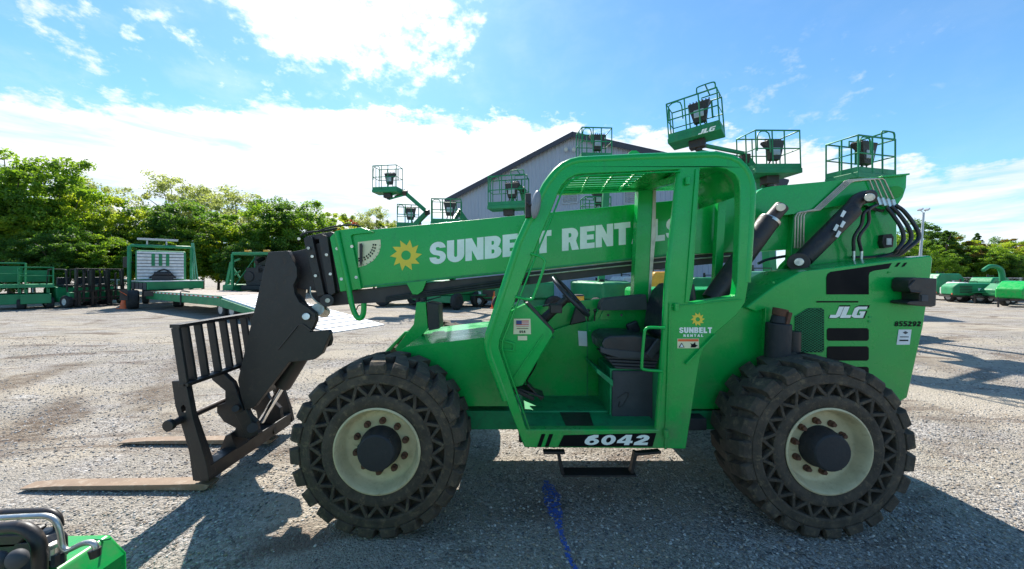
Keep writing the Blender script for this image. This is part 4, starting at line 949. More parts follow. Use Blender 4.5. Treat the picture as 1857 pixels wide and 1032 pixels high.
def trunk_bm(h, r, cs, seed, shape='round'):
    rng = random.Random(seed); b = NB(); top = h*(.9 if shape == 'cone' else .62)
    pts_ = [Vector((rng.uniform(-.1, .1)*i, rng.uniform(-.1, .1)*i, top*i/4)) for i in range(5)]; pts_[0].x = pts_[0].y = 0
    tube(b, spline(pts_, 3), [r*(1-.75*i/12) for i in range(13)], 7)
    if shape != 'cone':
        for k in range(10):
            c = Vector(cs[rng.randrange(len(cs))]); z = rng.uniform(.2, .9)*top
            s0 = Vector((0, 0, z)); mid = (s0+c)/2+Vector((0, 0, rng.uniform(.1, .5)))
            tube(b, spline([s0, mid, c], 3), [r*.38, r*.33, r*.3, r*.25, r*.2, r*.15, r*.08], 5)
    return b
PROTO = {}
def proto(key, h, rx, ncl, per, leaf, seed, lmat, shape='round', low=.12):
    me, cs = crown_mesh('crown', h, rx, ncl, per, leaf, seed, shape, low, lmat=lmat)
    PROTO[key] = (me, cs, h, rx, seed, shape); PROTO[key+'_t'] = None
proto('big_a', 10, 3.6, 190, 130, .112, 11, 'leaf_a', low=.05)
proto('big_b', 10, 3.4, 180, 130, .112, 12, 'leaf_b', low=.03)
proto('big_c', 10, 3.5, 190, 130, .112, 13, 'leaf_c', low=.03)
proto('pale', 10, 3.2, 150, 90, .085, 14, 'leaf_d', low=.35)
proto('red', 6, 2.4, 40, 70, .13, 15, 'leaf_r', low=.2)
proto('cone', 9, 2.2, 230, 80, .11, 16, 'leaf_c', shape='cone', low=.04)
proto('olive', 9, 2.6, 120, 110, .12, 17, 'leaf_o', low=.05)
proto('bush', 3, 1.6, 45, 70, .11, 18, 'leaf_b', low=.0)
def tree(key, px, Y, toppx, wscale, label, group, rz, name='broadleaf_tree', cat='tree'):
    global ORG
    me, cs, h, rx, seed, shape = PROTO[key]
    x, y = at(px, Y); ht = CZ+(CY-toppx)/F*Y; k = ht/h
    t = thing(name, label, cat, (x, y, 0), 0, group); ORG = Vector((0, 0, 0))
    t.rotation_euler = (0, 0, rz); t.scale = (k*wscale, k*wscale, k)
    c = bpy.data.objects.new('crown', me); COL.objects.link(c); c.parent = t
    if PROTO[key+'_t'] is None:
        PROTO[key+'_t'] = finish('trunk', trunk_bm(h, .16 if h > 5 else .05, cs, seed, shape), 'bark', t, smooth=60, raw=True)
    else:
        o = PROTO[key+'_t'].copy(); COL.objects.link(o); o.parent = t
GL_ = 'trees along the left side of the yard'; GR_ = 'trees beyond the right side of the yard'
left = [
 ('big_a', 20, 25, 258, .95, 'tall bushy green tree at the far left edge, behind the scissor lifts'),
 ('big_c', -60, 24, 290, 1.1, 'dark green tree cut off by the left edge of the photo'),
 ('big_a', 100, 26, 276, .8, 'tall green tree above the nearest forklift on the left'),
 ('big_b', 150, 27, 345, .95, 'yellow green tree above the middle forklift'),
 ('big_b', 60, 24.5, 375, 1.25, 'low yellow green tree right behind the scissor lifts'),
 ('pale', 160, 33, 310, .8, 'thin pale see-through tree behind the tall left trees'),
 ('big_c', 205, 28, 402, 1.15, 'dark green tree left of the flatbed truck cab'),
 ('big_b', 242, 29, 372, .8, 'yellow green tree directly above the truck cab'),
 ('big_c', 290, 30, 368, 1.15, 'dark green tree over the right side of the truck cab'),
 ('pale', 322, 42, 312, .95, 'tall thin pale tree poking above the dark trees'),
 ('pale', 368, 43, 332, .8, 'short thin pale tree just right of the tall pale one'),
 ('big_c', 345, 30, 352, 1.1, 'round dark green tree behind the trailer deck'),
 ('big_b', 395, 30, 395, 1.1, 'low yellow green tree above the green service truck'),
 ('pale', 437, 38, 340, 1.3, 'wide pale green tree behind the service truck'),
 ('big_a', 470, 32, 360, 1.1, 'mid green tree above the black boom head'),
 ('big_c', 520, 33, 350, 1.1, 'dark tree right of the black boom head'),
 ('big_a', 560, 34, 362, .95, 'green tree behind the boom sections'),
 ('big_b', 600, 38, 384, .9, 'small yellow green tree above the mouth of the boom'),
 ('pale', 678, 42, 368, .75, 'slender grey green tree standing alone over the boom'),
 ('big_b', 708, 44, 396, .8, 'low light green tree just right of the slender one'),
 ('big_b', 645, 44, 390, .8, 'light green treetop between the red tree and the slender one'),
 ('big_c', 110, 23.5, 405, 1.1, 'dark shrubby tree right behind the forklift masts'),
 ('big_a', 180, 25, 420, 1.2, 'green shrubby tree beside the fence'),
 ('big_b', 330, 27.5, 430, 1.0, 'bright low tree behind the trailer'),
 ('big_c', 440, 28.5, 430, 1.1, 'dark low tree behind the service truck'),
 ('big_c', 15, 22.8, 420, 1.2, 'dark low tree at the left edge behind the platforms'),
]
for i, (k, px, Y, tp, ws, lb) in enumerate(left): tree(k, px, Y, tp, ws, lb, GL_, i*1.7)
tree('red', 617, 40, 393, .8, 'dull red leaved tree above the mouth of the boom', None, 0, 'red_tree')
right = [
 ('big_c', 1668, 46, 398, .85, 'green tree behind the light pole and hydraulic hoses'),
 ('big_a', 1640, 40, 425, .9, 'small green tree seen through the hose loops'),
 ('big_a', 1700, 46, 420, .8, 'mid green tree just right of the light pole'),
 ('cone', 1716, 42, 415, 1.2, 'pointed dark evergreen right of the light pole'),
 ('big_b', 1738, 44, 440, .85, 'yellow green tree left of the tall spire evergreen'),
 ('cone', 1772, 46, 420, .9, 'narrow spire evergreen in the middle of the right trees'),
 ('olive', 1757, 43, 432, 1.0, 'olive brown tree beneath the spire evergreen'),
 ('big_b', 1812, 43, 442, .95, 'yellow green tree above the white tanks'),
 ('big_c', 1820, 48, 432, .9, 'dark green tree behind the yellow green one on the right'),
 ('olive', 1850, 44, 436, 1.0, 'olive brown tree at the right edge of the photo'),
 ('big_a', 1785, 41, 448, .9, 'green tree behind the white tanked machine'),
 ('cone', 1862, 45, 432, 1.4, 'evergreen cut off by the right edge of the photo'),
 ('big_a', 1695, 40, 452, .9, 'low green tree right behind the green dumpster'),
 ('big_c', 1840, 40, 462, 1.0, 'low dark tree behind the wood chipper'),
 ('big_a', 1910, 42, 430, 1.0, 'green tree just outside the right edge'),
]
for i, (k, px, Y, tp, ws, lb) in enumerate(right[:-1]): tree(k, px, Y, tp-(6 if k[0] != 'c' else 0), ws*1.22, lb, GR_, i*2.3+.5, 'evergreen_tree' if k == 'cone' else 'broadleaf_tree')

# ---- chain-link fence on the left
def fence(p0, p1, n, hgt, label):
    th = thing('chain_link_fence', label, 'fence', (p0[0], p0[1], 0))
    a = Vector((*p0, 0)); c = Vector((*p1, 0)); L = (c-a).length; u = (c-a)/L
    for k in range(n+1):
        q = a+u*L*k/n; b = NB(); cyl(b, q, q+Vector((0, 0, hgt+.05)), .04, 8); finish('fence_post', b, 'galv', th)
    b = NB(); bar(b, a+Vector((0,0,hgt)), c+Vector((0,0,hgt)), .05, .05); finish('top_rail', b, 'galv', th)
    b = NB(); s = .16
    for k in range(int(L/s)):
        for sg in (1, -1):
            x0 = k*s; x1 = x0+sg*hgt
            z0, z1 = 0, hgt
            if x1 > L: z1 = hgt*(L-x0)/hgt; x1 = L
            if x1 < 0: z1 = x0; x1 = 0
            bar(b, a+u*x0+Vector((0,0,.03)), a+u*x1+Vector((0,0,max(z1, .05))), .008, .008, upv=(u.y, -u.x, 0))
    finish('wire_mesh', b, 'galv', th)
fence(at(60, 23.2), at(236, 24.5), 7, 1.45, 'grey chain link fence behind the forklifts and traffic cone')
fence(at(1690, 33), at(1900, 27), 5, 1.5, 'chain link fence behind the machines on the right')
ORG = Vector((0, 0, 0)); b = NB(); a_ = at(170, 23.4); c_ = at(245, 23.8); box(b, (a_[0], a_[1]-.1, 0), (c_[0], a_[1]+.2, .12)); tag(finish('kerb', b, 'concrete', bevel=.02), None, None, kind='structure')

# ---- generic wheel for background machines (turns about the local Y axis)
def small_wheel(parent, x, y, z, r, w, rim='cream', name='wheel', raw=False):
    t = NB(); lathe(t, [(r*.55,0),(r*.9,0),(r,w*.15),(r,w*.85),(r*.9,w),(r*.55,w)], 20, (x, y, z), closed=True)
    o = finish(name, t, 'rubber_bg', parent, smooth=40)
    t = NB(); lathe(t, [(0,.03),(r*.3,.03),(r*.32,.05),(r*.52,.06),(r*.57,.0),(r*.57,w),(.0,w)], 16, (x, y, z)); finish('rim', t, rim, o, smooth=40)
    return o

# ---- boom lifts
def rail_loop(b, pts, z, r=.02): tube(b, [Vector((x, y, z)) for x, y in pts], r*1.15, 6, closed=True)
def basket(parent, c, yaw, w=1.8, d=.85, h=1.1, tilt=0., style=0, roll=0.):
    Mx = Matrix.Translation(c) @ Matrix.Rotation(yaw, 4, 'Z') @ Matrix.Rotation(tilt, 4, 'Y') @ Matrix.Rotation(roll, 4, 'X')
    b = NB(); box(b, (-w/2, -d/2, -.16), (w/2, d/2, 0))
    bmesh.ops.transform(b, matrix=Mx, verts=b.verts[:]); bk = finish('basket', b, 'green_bg', parent, bevel=.02)
    b = NB(); rnd_ = [(-w/2+.04, -d/2+.03), (w/2-.04, -d/2+.03), (w/2-.02, d/2-.03), (-w/2+.02, d/2-.03)]
    rail_loop(b, rnd_, h, .022); rail_loop(b, rnd_, h*.52, .018)
    ps = rnd_ + [(-w*.12, -d/2+.03), (w*.14, -d/2+.03), (-w*.14, d/2-.03), (w*.18, d/2-.03), (-w/2+.03, 0)]
    for x, y in ps: tube(b, [(x, y, 0), (x, y, h)], .022, 6)
    for (xa, ya), (xb, yb) in zip(rnd_, rnd_[1:]+rnd_[:1]): bar(b, (xa, ya, .07), (xb, yb, .07), .015, .14)
    tube(b, spline([(-w*.45, -d/2+.02, .55), (-w*.42, -d/2+.02, h*.92), (-w*.2, -d/2+.02, h*.92), (-w*.17, -d/2+.02, .5)], 3), .02, 6)
    tube(b, [(w*.30, d/2-.03, h*.5), (w*.30, d/2-.03, h*.98)], .03, 6)
    if style: # raised rounded guard over the controls
        tube(b, spline([(w*.12, -d/2+.03, h), (w*.12, -d/2+.03, h+.14), (w*.16, -d/2+.03, h+.20), (w*.40, -d/2+.03, h+.20), (w*.45, -d/2+.03, h+.14), (w*.45, -d/2+.03, h)], 3), .022, 6)
        tube(b, [(w*.12, d/2-.03, h), (w*.12, d/2-.03, h+.18), (w*.45, d/2-.03, h+.18), (w*.45, d/2-.03, h)], .022, 6)
        tube(b, [(w*.28, -d/2+.03, h+.20), (w*.28, d/2-.03, h+.18)], .022, 6)
    bmesh.ops.transform(b, matrix=Mx, verts=b.verts[:]); finish('guard_rail', b, 'green_bg', bk, smooth=60)
    b = NB(); tube(b, spline([(w*.05, -.02, .4), (w*.0, .05, .1), (w*.12, .12, -.1), (.05, .1, -.35)], 4), .025, 6); tube(b, spline([(w*.16, -.02, .4), (w*.22, .1, .15), (w*.16, .2, -.1), (.05, .1, -.4)], 4), .02, 6)
    bmesh.ops.transform(b, matrix=Mx, verts=b.verts[:]); finish('control_cable', b, 'rubber_bg', bk, smooth=60)
    b = NB(); box(b, (-w*.32, -.12, .0), (-w*.18, .12, .10)); bmesh.ops.transform(b, matrix=Mx, verts=b.verts[:]); finish('foot_switch', b, 'black', bk)
    b = NB(); prof = [(-.02, .36), (.14, .34), (.18, .72), (.28, .94), (.24, 1.02), (-.05, .98)]
    x0 = w*.10
    a = [b.verts.new((x0-(.30 if z > .9 else .17), y-.1, z)) for y, z in prof]; c2 = [b.verts.new((x0+(.32 if z > .9 else .18), y-.1, z)) for y, z in prof]
    b.faces.new(a); b.faces.new(c2)
    for i in range(6): b.faces.new((a[i], a[(i+1) % 6], c2[(i+1) % 6], c2[i]))
    bmesh.ops.transform(b, matrix=Mx, verts=b.verts[:]); cp = finish('control_panel', b, 'black', bk, bevel=.02)
    b = NB(); box(b, (x0-.14, -.16, .50), (x0+.14, -.11, .74)); bmesh.ops.transform(b, matrix=Mx, verts=b.verts[:]); finish('document_box', b, 'galv', cp, bevel=.01)
    b = NB()
    for k in range(7): box(b, (x0-.26+k*.09, -.02, .98), (x0-.23+k*.09, .02, 1.07))
    bmesh.ops.transform(b, matrix=Mx, verts=b.verts[:]); finish('control_levers', b, 'black', cp)
    b = NB(); box(b, (-.2, -.15, -.42), (.25, .15, -.16)); cyl(b, (.05, 0, -.5), (.05, 0, -.16), .10, 10)
    bmesh.ops.transform(b, matrix=Mx, verts=b.verts[:]); finish('rotator', b, 'black', bk, bevel=.02)
    return Mx
def boom_lift(label, basex, Yb, segs, bpx, bpy, Y, yaw, w, style=0, tilt=0., hd=0., twin=True, badge=False, h=1.1, roll=0.):
    """segs: boom joints as (photo x, photo y, depth) from the turntable to the basket"""
    x, y = at(basex, Yb)
    th = thing('boom_lift', label, 'boom lift', (x, y, 0), 0, 'boom lifts parked beyond the telehandler')
    Rz = Matrix.Translation(Vector((x, y, 0))) @ Matrix.Rotation(hd, 4, 'Z')
    b = NB(); box(b, (-1.2, -.8, .35), (1.2, .8, .72)); bmesh.ops.transform(b, matrix=Rz, verts=b.verts[:]); finish('chassis', b, 'green_bg', th, bevel=.03)
    for sx in (-.95, .95):
        for sy in (-1.12, .82):
            b = NB(); lathe(b, [(0,.04),(.2,.04),(.24,0),(.38,0),(.44,.06),(.44,.24),(.38,.3),(0,.3)], 20, (sx, sy, .44)); bmesh.ops.transform(b, matrix=Rz, verts=b.verts[:]); finish('wheel', b, 'rubber_bg', th, smooth=40)
    b = NB(); box(b, (-1.3, -.95, .74), (1.0, .95, 1.5)); bmesh.ops.transform(b, matrix=Rz, verts=b.verts[:]); finish('turntable', b, 'green_bg', th, bevel=.1, seg=3)
    pts_ = [P(*s) for s in segs]; pts_ = [Vector((x, y, 1.5))]+pts_
    c = P(bpx, bpy, Y); Mx = basket(th, c, yaw, w, style=style, tilt=tilt, h=h, roll=roll)
    pts_.append(Mx @ Vector((.05, 0, -.42)))
    for i in range(len(pts_)-1):
        last = i == len(pts_)-2; b = NB(); wd = .24-.03*i
        if last and twin:
            bar(b, pts_[i]+Vector((0,0,.16)), pts_[i+1]+Vector((0,0,.12)), .10, .10); bar(b, pts_[i]-Vector((0,0,.10)), pts_[i+1]-Vector((0,0,.08)), .09, .09)
            m_ = (pts_[i]+pts_[i+1])/2; finish('jib', b, 'green_bg', th, bevel=.01)
            b = NB(); cyl(b, pts_[i]*.8+pts_[i+1]*.2, pts_[i]*.35+pts_[i+1]*.65, .04, 8); finish('jib_cylinder', b, 'black', th)
        else:
            bar(b, pts_[i], pts_[i+1], max(.12, wd), max(.14, wd+.04)); finish('boom_section', b, 'green_bg', th, bevel=.015)
        b = NB(); bar(b, pts_[i]-Vector((.02, .16, .06)), pts_[i]+Vector((.02, .16, .06)), .22, .3); finish('boom_joint', b, 'black', th, bevel=.03)
    if badge:
        lt = NB(); cur = 0
        for ch in 'JLG':
            wd_, loops = GL[ch]
            sheet(lt, loops, lambda q, cur=cur: Mx @ Vector((w/2-.62+(cur+q[0]+q[1]*.3)*.19, -d_/2-.004, -.145+q[1]*.13))); cur += wd_+.06
        finish('basket_badge', lt, 'white', th, smooth=0)
d_ = .85
boom_lift('boom lift leftmost over the boom, small basket tilted up against white cloud', 790, 21, [(752,408,21.5),(775,385,21),(735,350,21.2)], 703, 346, 21, R(-8), 1.5, style=0, h=1.35, hd=.5)
boom_lift('boom lift with only its low basket showing just below the leftmost basket', 728, 22, [(760,408,22)], 740, 410, 20, R(15), 1.2, h=1.1, hd=.2)
boom_lift('boom lift with low wide basket at the left corner of the metal building', 820, 20, [(850,410,20.5),(833,385,20)], 810, 404, 18, R(6), 1.5, h=1.1, hd=1.1)
boom_lift('boom lift with basket against the left slope of the building, behind the mirror', 955, 17, [(960,400,16.8),(948,345,16.6),(935,335,16.3)], 922, 374, 16, R(-14), 1.7, style=1, h=1.25, hd=.3)
boom_lift('boom lift whose basket rises above the cab roof beside the gable peak', 1090, 16.5, [(1100,330,16.5),(1085,300,16.4)], 1077, 289, 15, R(4), 1.3, h=1.15, hd=2.)
boom_lift('highest boom lift with basket tilted against the blue sky above the cab', 1400, 12.5, [(1382,330,12.4),(1350,287,12.2)], 1262, 246, 11.5, R(-38), 1.5, style=1, h=1.12, tilt=R(-4), hd=.2, badge=True, roll=0)
boom_lift('boom lift with level basket on a vertical mast right of the cab roof', 1393, 13.6, [(1386,372,13.2),(1386,340,13)], 1394, 311, 12, R(6), 1.62, h=1.2, hd=.9, tilt=R(-2))
boom_lift('rightmost boom lift, basket just above the rear end of the boom', 1520, 12, [(1555,356,11.5)], 1560, 321, 10.5, R(14), 1.5, style=1, h=1.0, hd=.3)
boom_lift('boom lift with low basket seen through the cab roof opening', 1090, 19, [(1082,400,18.5)], 1080, 386, 17.5, R(3), 1.3, h=.7, hd=.4)

# ---- scissor lifts
def scissor_lift(px, Y, rz, label, topz):
    x, y = at(px, Y)
    th = thing('scissor_lift', label, 'scissor lift', (x, y, 0), rz, 'scissor lifts parked at the left edge')
    b = NB(); box(b, (-1.15, -.50, .28), (1.15, .50, .80)); finish('chassis', b, 'green_bg', th, bevel=.03)
    for sx in (-.8, .8):
        for sy in (-.62, .34): small_wheel(th, sx, sy, .29, .29, .26, 'green_bg')
    for k in range(3):
        z = .84+k*.10
        for sy in (-.36, .36):
            b = NB(); bar(b, (-1.0, sy, z-.03), (1.0, sy, z+.05), .05, .10); bar(b, (-1.0, sy+.06, z+.05), (1.0, sy+.06, z-.03), .05, .10); finish('scissor_arm', b, 'green_bg', th)
    b = NB(); box(b, (-1.2, -.6, 1.12), (1.2, .6, 1.30)); pf = finish('platform', b, 'green_bg', th, bevel=.015)
    b = NB()
    cr = [(-1.17,-.57),(1.17,-.57),(1.17,.57),(-1.17,.57)]
    rail_loop(b, cr, topz, .024); rail_loop(b, cr, (topz+1.3)/2, .02)
    for xx in (-1.17,-.6,0,.6,1.17):
        for yy in (-.57,.57): tube(b, [(xx,yy,1.3),(xx,yy,topz)], .02, 6)
    finish('guard_rail', b, 'green_bg', pf, smooth=60)
    b = NB(); box(b, (-.35, -.60, 1.5), (.25, -.585, topz-.12)); finish('sign_panel', b, 'green_bg', pf); b = NB(); box(b, (-1.2, -.45, 1.4), (-1.18, .45, topz-.15)); finish('sign_panel', b, 'green_bg', pf)
scissor_lift(14, 19.2, R(-38), 'green scissor lift cut off by the left edge of the photo', 2.42)
scissor_lift(66, 19.8, R(-38), 'green scissor lift second from the left edge, beside the forklifts', 2.2)

# ---- forklifts
def forklift(loc, rz, label):
    th = thing('forklift', label, 'forklift', (0, 0, 0), 0, 'forklifts parked by the fence')
    b = NB(); a = [(-1.15,.35),(-1.15,1.05),(-.95,1.15),(-.2,1.12),(-.1,.55),(.5,.5),(.62,.85),(.8,.85),(.85,.3),(-.9,.3)]
    v0 = [b.verts.new((x, -.5, z)) for x, z in a]; v1 = [b.verts.new((x, .5, z)) for x, z in a]; b.faces.new(v0); b.faces.new(v1)
    for i in range(len(a)): b.faces.new((v0[i], v0[(i+1) % len(a)], v1[(i+1) % len(a)], v1[i]))
    finish('body', b, 'green_bg', th, bevel=.05, seg=3)
    for x, r in ((-.75,.27),(.62,.34)):
        for y in (-.6,.36): small_wheel(th, x, y, r, r, .24, 'tankwhite')
    b = NB()
    for y in (-.45,.45): tube(b, spline([(-.95,y,1.1),(-.85,y,1.95),(-.7,y,2.08),(.35,y,2.08),(.5,y,1.9),(.62,y,.85)], 4), .035, 6)
    for k in range(6): bar(b, (-.75+k*.2, -.45, 2.09), (-.75+k*.2, .45, 2.09), .04, .03)
    finish('overhead_guard', b, 'black', th, smooth=60)
    b = NB(); box(b, (-.6,-.25,1.12),(-.1,.25,1.25)); box(b, (-.68,-.25,1.15),(-.55,.25,1.65)); finish('seat', b, 'vinyl', th, bevel=.04)
    b = NB()
    for y in (-.35,.27): box(b, (.92,y,.12),(1.08,y+.09,2.15))
    for z in (.3,1.1,2.08): box(b, (.94,-.3,z),(1.02,.3,z+.07))
    cyl(b, (1.0,0,.3),(1.0,0,1.9),.05,8); finish('mast', b, 'black', th, bevel=.01)
    b = NB(); box(b, (1.09,-.5,.45),(1.14,.5,.55)); box(b, (1.09,-.5,.85),(1.14,.5,.95))
    for k in range(3): box(b, (1.09,-.4+k*.36,.95),(1.13,-.37+k*.36,1.3))
    finish('backrest', b, 'black', th)
    for y in (-.32,.22): b = NB(); box(b, (1.14,y,.08),(1.19,y+.1,.9)); box(b, (1.19,y,.08),(1.95,y+.1,.12)); finish('fork', b, 'black', th)
    th.location = loc; th.rotation_euler = (0, 0, rz); return th
x, y = at(128, 20.3); fk0 = forklift((x, y, 0), R(-12), 'forklift nearest the scissor lifts with pale wheels')
for px, Y, rz, lb in ((160, 21.2, -14, 'middle forklift in the row of three by the fence'), (190, 22.0, -17, 'forklift nearest the traffic cone')):
    o = copy_tree(fk0); x, y = at(px, Y); o.location = (x, y, 0); o.rotation_euler = (0, 0, R(rz)); o['label'] = lb

# ---- traffic cones
def cone(px, Y, label):
    x, y = at(px, Y); th = thing('traffic_cone', label, 'traffic cone', (x, y, 0))
    b = NB(); c = Vector((x, y, 0)); tube(b, [c+Vector((0,0,.04)), c+Vector((0,0,.9))], [.2, .04], 16); finish('cone_body', b, 'orange', th, smooth=60)
    b = NB(); box(b, (x-.24,y-.24,0),(x+.24,y+.24,.04)); finish('base', b, 'orange', th, bevel=.01)
    b = NB(); tube(b, [c+Vector((0,0,.5)), c+Vector((0,0,.64))], [.120,.095], 16); finish('band', b, 'amber', th)
cone(226, 19.4, 'orange traffic cone standing left of the flatbed truck wheel')
cone(897, 19.5, 'orange traffic cone seen below the boom left of the cab')

# ---- flatbed trailer and truck
TE = Vector((-5.56, 11.4, 0)); TRZ = math.atan2(.51, -.86)
th = thing('flatbed_trailer', 'long green flatbed trailer with plank deck and bright ramp lowered to the ground', 'trailer', TE, TRZ)
W2 = 2.15
b = NB(); v = [b.verts.new(p) for p in ((0,0,.03),(0,-W2,.03),(7.5,-W2,.93),(7.5,0,.93),(0,0,.0),(0,-W2,.0),(7.5,-W2,.80),(7.5,0,.80))]
for f in ((0,1,2,3),(4,7,6,5),(0,3,7,4),(1,5,6,2),(0,4,5,1),(3,2,6,7)): b.faces.new([v[i] for i in f])
RP = finish('ramp', b, 'aluminium', th, bevel=.01)
b = NB()
for k in range(14): bar(b, (.5+k*.5, -.06, .045+.12*(.5+k*.5)), (.5+k*.5, -W2+.06, .045+.12*(.5+k*.5)), .03, .02)
finish('ramp_cleat', b, 'galv', RP)
b = NB(); box(b, (7.5,-W2,.80),(15.8,0,.95)); DK = finish('deck', b, 'deckwood', th, bevel=.01)
for k in range(7): bb = NB(); box(bb, (7.52,-W2+.12+k*.3,.952),(15.7,-W2+.14+k*.3,.956)); finish('plank_gap', bb, 'rust', DK)
for y in (0.0, -W2-.08):
    b = NB(); box(b, (7.3,y,.52),(16.0,y+.08,.93)); finish('side_rail', b, 'green_bg', th, bevel=.01)
    b = NB(); v0 = [(1.5,.14),(7.3,.84),(7.3,.5),(6.3,.42),(1.5,.05)]; a = [b.verts.new((q,y,z)) for q,z in v0]; c = [b.verts.new((q,y+.08,z)) for q,z in v0]; b.faces.new(a); b.faces.new(c)
    for i in range(5): b.faces.new((a[i],a[(i+1)%5],c[(i+1)%5],c[i]))
    finish('side_rail', b, 'green_bg', th)
b = NB()
for k in range(18): box(b, (7.4+k*.48,.081,.86),(7.6+k*.48,.086,.91))
finish('reflector_tape', b, 'red_decal', th)
b = NB()
for k in range(17): box(b, (7.6+k*.48,.081,.86),(7.86+k*.48,.086,.91))
finish('reflector_tape', b, 'paper', th)
for xw in (6.7, 7.7):
    for yw in (-.34, -2.1): small_wheel(th, xw, yw, .36, .36, .26, 'galv')
b = NB(); box(b, (15.6,-W2-.15,1.0),(18.6,.12,1.42)); finish('raised_front_deck', b, 'green_bg', th, bevel=.02)
b = NB(); box(b, (15.6,-W2-.15,1.43),(18.5,.12,1.47)); finish('front_deck_plate', b, 'aluminium', th)
b = NB(); box(b, (15.7,.13,1.0),(18.4,.15,1.38)); finish('tool_locker', b, 'grey', th)
for k in range(4): b = NB(); box(b, (16.2+k*.6,.15,1.0),(16.24+k*.6,.17,1.38)); finish('locker_divider', b, 'black', th)
b = NB(); tube(b, spline([(11.2,-.2,1.0),(11.5,0,1.04),(11.3,.1,.9),(11.25,.12,.4)],4), .03, 6); finish('strap', b, 'black', th, smooth=60)
b = NB(); tube(b, spline([(17.0,-1.5,1.5),(17.2,-1.2,1.6),(17.4,-.6,1.52)],4), .035, 6); finish('strap', b, 'black', th, smooth=60)

TRK = thing('flatbed_truck', 'green truck cab seen from behind with pale louvred headache rack and light bar', 'truck', (*at(292, 20.9), 0), R(132)); th = TRK
b = NB(); box(b, (19.0,-2.15,1.3),(20.6,.0,3.2)); finish('cab', b, 'green_bg', th, bevel=.12, seg=3)
b = NB(); box(b, (20.6,-2.1,1.0),(22.2,-.05,2.2)); finish('bonnet', b, 'green_bg', th, bevel=.12, seg=3)
b = NB(); box(b, (18.45,-2.05,1.55),(18.58,-.10,3.10)); HR = finish('headache_rack', b, 'aluminium', th, bevel=.01)
for k in range(8): b = NB(); box(b, (18.42,-2.05,1.7+k*.18),(18.452,-.1,1.73+k*.18)); finish('rack_louvre', b, 'grey', HR)
for y in (-1.35,-1.05,-.75): b = NB(); box(b, (18.42,y-.07,2.3),(18.449,y+.07,3.0)); finish('rack_slot', b, 'green_bg', HR)
b = NB(); tube(b, [(18.5,-2.40,.9),(18.5,-2.40,3.35),(18.5,-2.3,3.42),(18.5,.10,3.42),(18.5,.2,3.35),(18.5,.2,.9)], .085, 8); finish('rack_frame', b, 'green_bg', HR, smooth=60)
b = NB(); box(b, (18.5,-1.8,3.75),(18.75,-.1,3.86)); cyl(b, (18.6,-1.3,3.35),(18.6,-1.3,3.75),.04,8); cyl(b, (18.6,-.5,3.35),(18.6,-.5,3.75),.04,8); finish('light_bar', b, 'galv', th, bevel=.02)
b = NB()
for k in range(3): cyl(b, (18.4,-2.45-k*.12,1.3),(18.5,-2.4-k*.04,3.7),.03,6)
finish('stake_bundle', b, 'green_pale', th)
b = NB(); box(b, (18.0,-1.6,1.48),(18.4,-.7,1.75)); cyl(b, (18.1,-1.5,1.85),(18.1,-.8,1.85),.12,12); tube(b, spline([(18.2,-1.7,1.6),(18.2,-1.2,2.1),(18.2,-.6,1.6)],5), .05, 8); finish('winch', b, 'black', th, bevel=.02)
for y in (-2.0, -.45):
    small_wheel(th, 17.2, y-.05 if y < -1 else y+.2, .5, .5, .45, 'black'); small_wheel(th, 21.5, y, .5, .5, .3, 'galv')
b = NB(); box(b, (16.0,-1.7,.7),(22.0,-.5,.95)); finish('frame', b, 'black', th)
b = NB(); box(b, (16.6,.12,.5),(16.63,.4,1.05)); bar(b, (16.59,.15,.6),(16.59,.38,.95),.02,.12,upv=(1,0,0)); finish('mud_flap', b, 'black', th)
b = NB(); bar(b, (16.58,.14,.75),(16.58,.40,.98),.02,.10,upv=(1,0,0)); finish('reflector', b, 'orange', th)
b = NB(); box(b, (19.2,.28,2.2),(19.35,.5,2.8)); box(b, (19.25,.1,2.5),(19.3,.3,2.55)); finish('side_mirror', b, 'black', th, bevel=.02)

def shift_tree(o, M_):
    for ch in children(o):
        if ch.type == 'MESH': ch.data.transform(M_)
        shift_tree(ch, M_)
shift_tree(TRK, Matrix.Translation((-18.5, 1.07, 0)))
# ---- green service truck behind the boom head
x, y = at(455, 21)
th = thing('service_truck', 'green service truck with open engine bay and amber roof lights behind the trailer', 'service truck', (x, y, 0), R(-4))
b = NB(); box(b, (-.4,-.9,2.9),(1.9,.9,3.05)); box(b, (-.45,-.9,.8),(-.33,-.78,2.95)); box(b, (-.45,.78,.8),(-.33,.9,2.95)); box(b, (-.45,-.9,.8),(-.33,.9,1.0)); bar(b, (-.39,-.85,1.0),(-.39,.85,2.85),.06,.06); box(b, (1.8,-.9,.8),(1.9,.9,2.95)); finish('body', b, 'green_bg', th, bevel=.03); b = NB(); box(b, (-.3,.7,.8),(1.8,.8,2.88)); finish('bulkhead', b, 'black', th)
b = NB(); box(b, (.1,-.5,1.2),(1.4,.5,2.2)); box(b, (-.1,-.62,.95),(1.7,-.3,1.2)); box(b, (.9,-.6,1.5),(1.3,-.45,2.3)); cyl(b, (.3,-.55,1.7),(.3,.2,1.7),.3,14); cyl(b, (1.0,-.6,2.1),(1.0,.2,2.1),.25,14); cyl(b, (.7,-.5,2.5),(.7,.1,2.75),.12,10); finish('engine', b, 'hub', th, bevel=.03)
for xx in (.4,1.5): b = NB(); box(b, (xx-.14,-.8,3.05),(xx+.14,-.6,3.17)); finish('beacon', b, 'amber', th, bevel=.02)
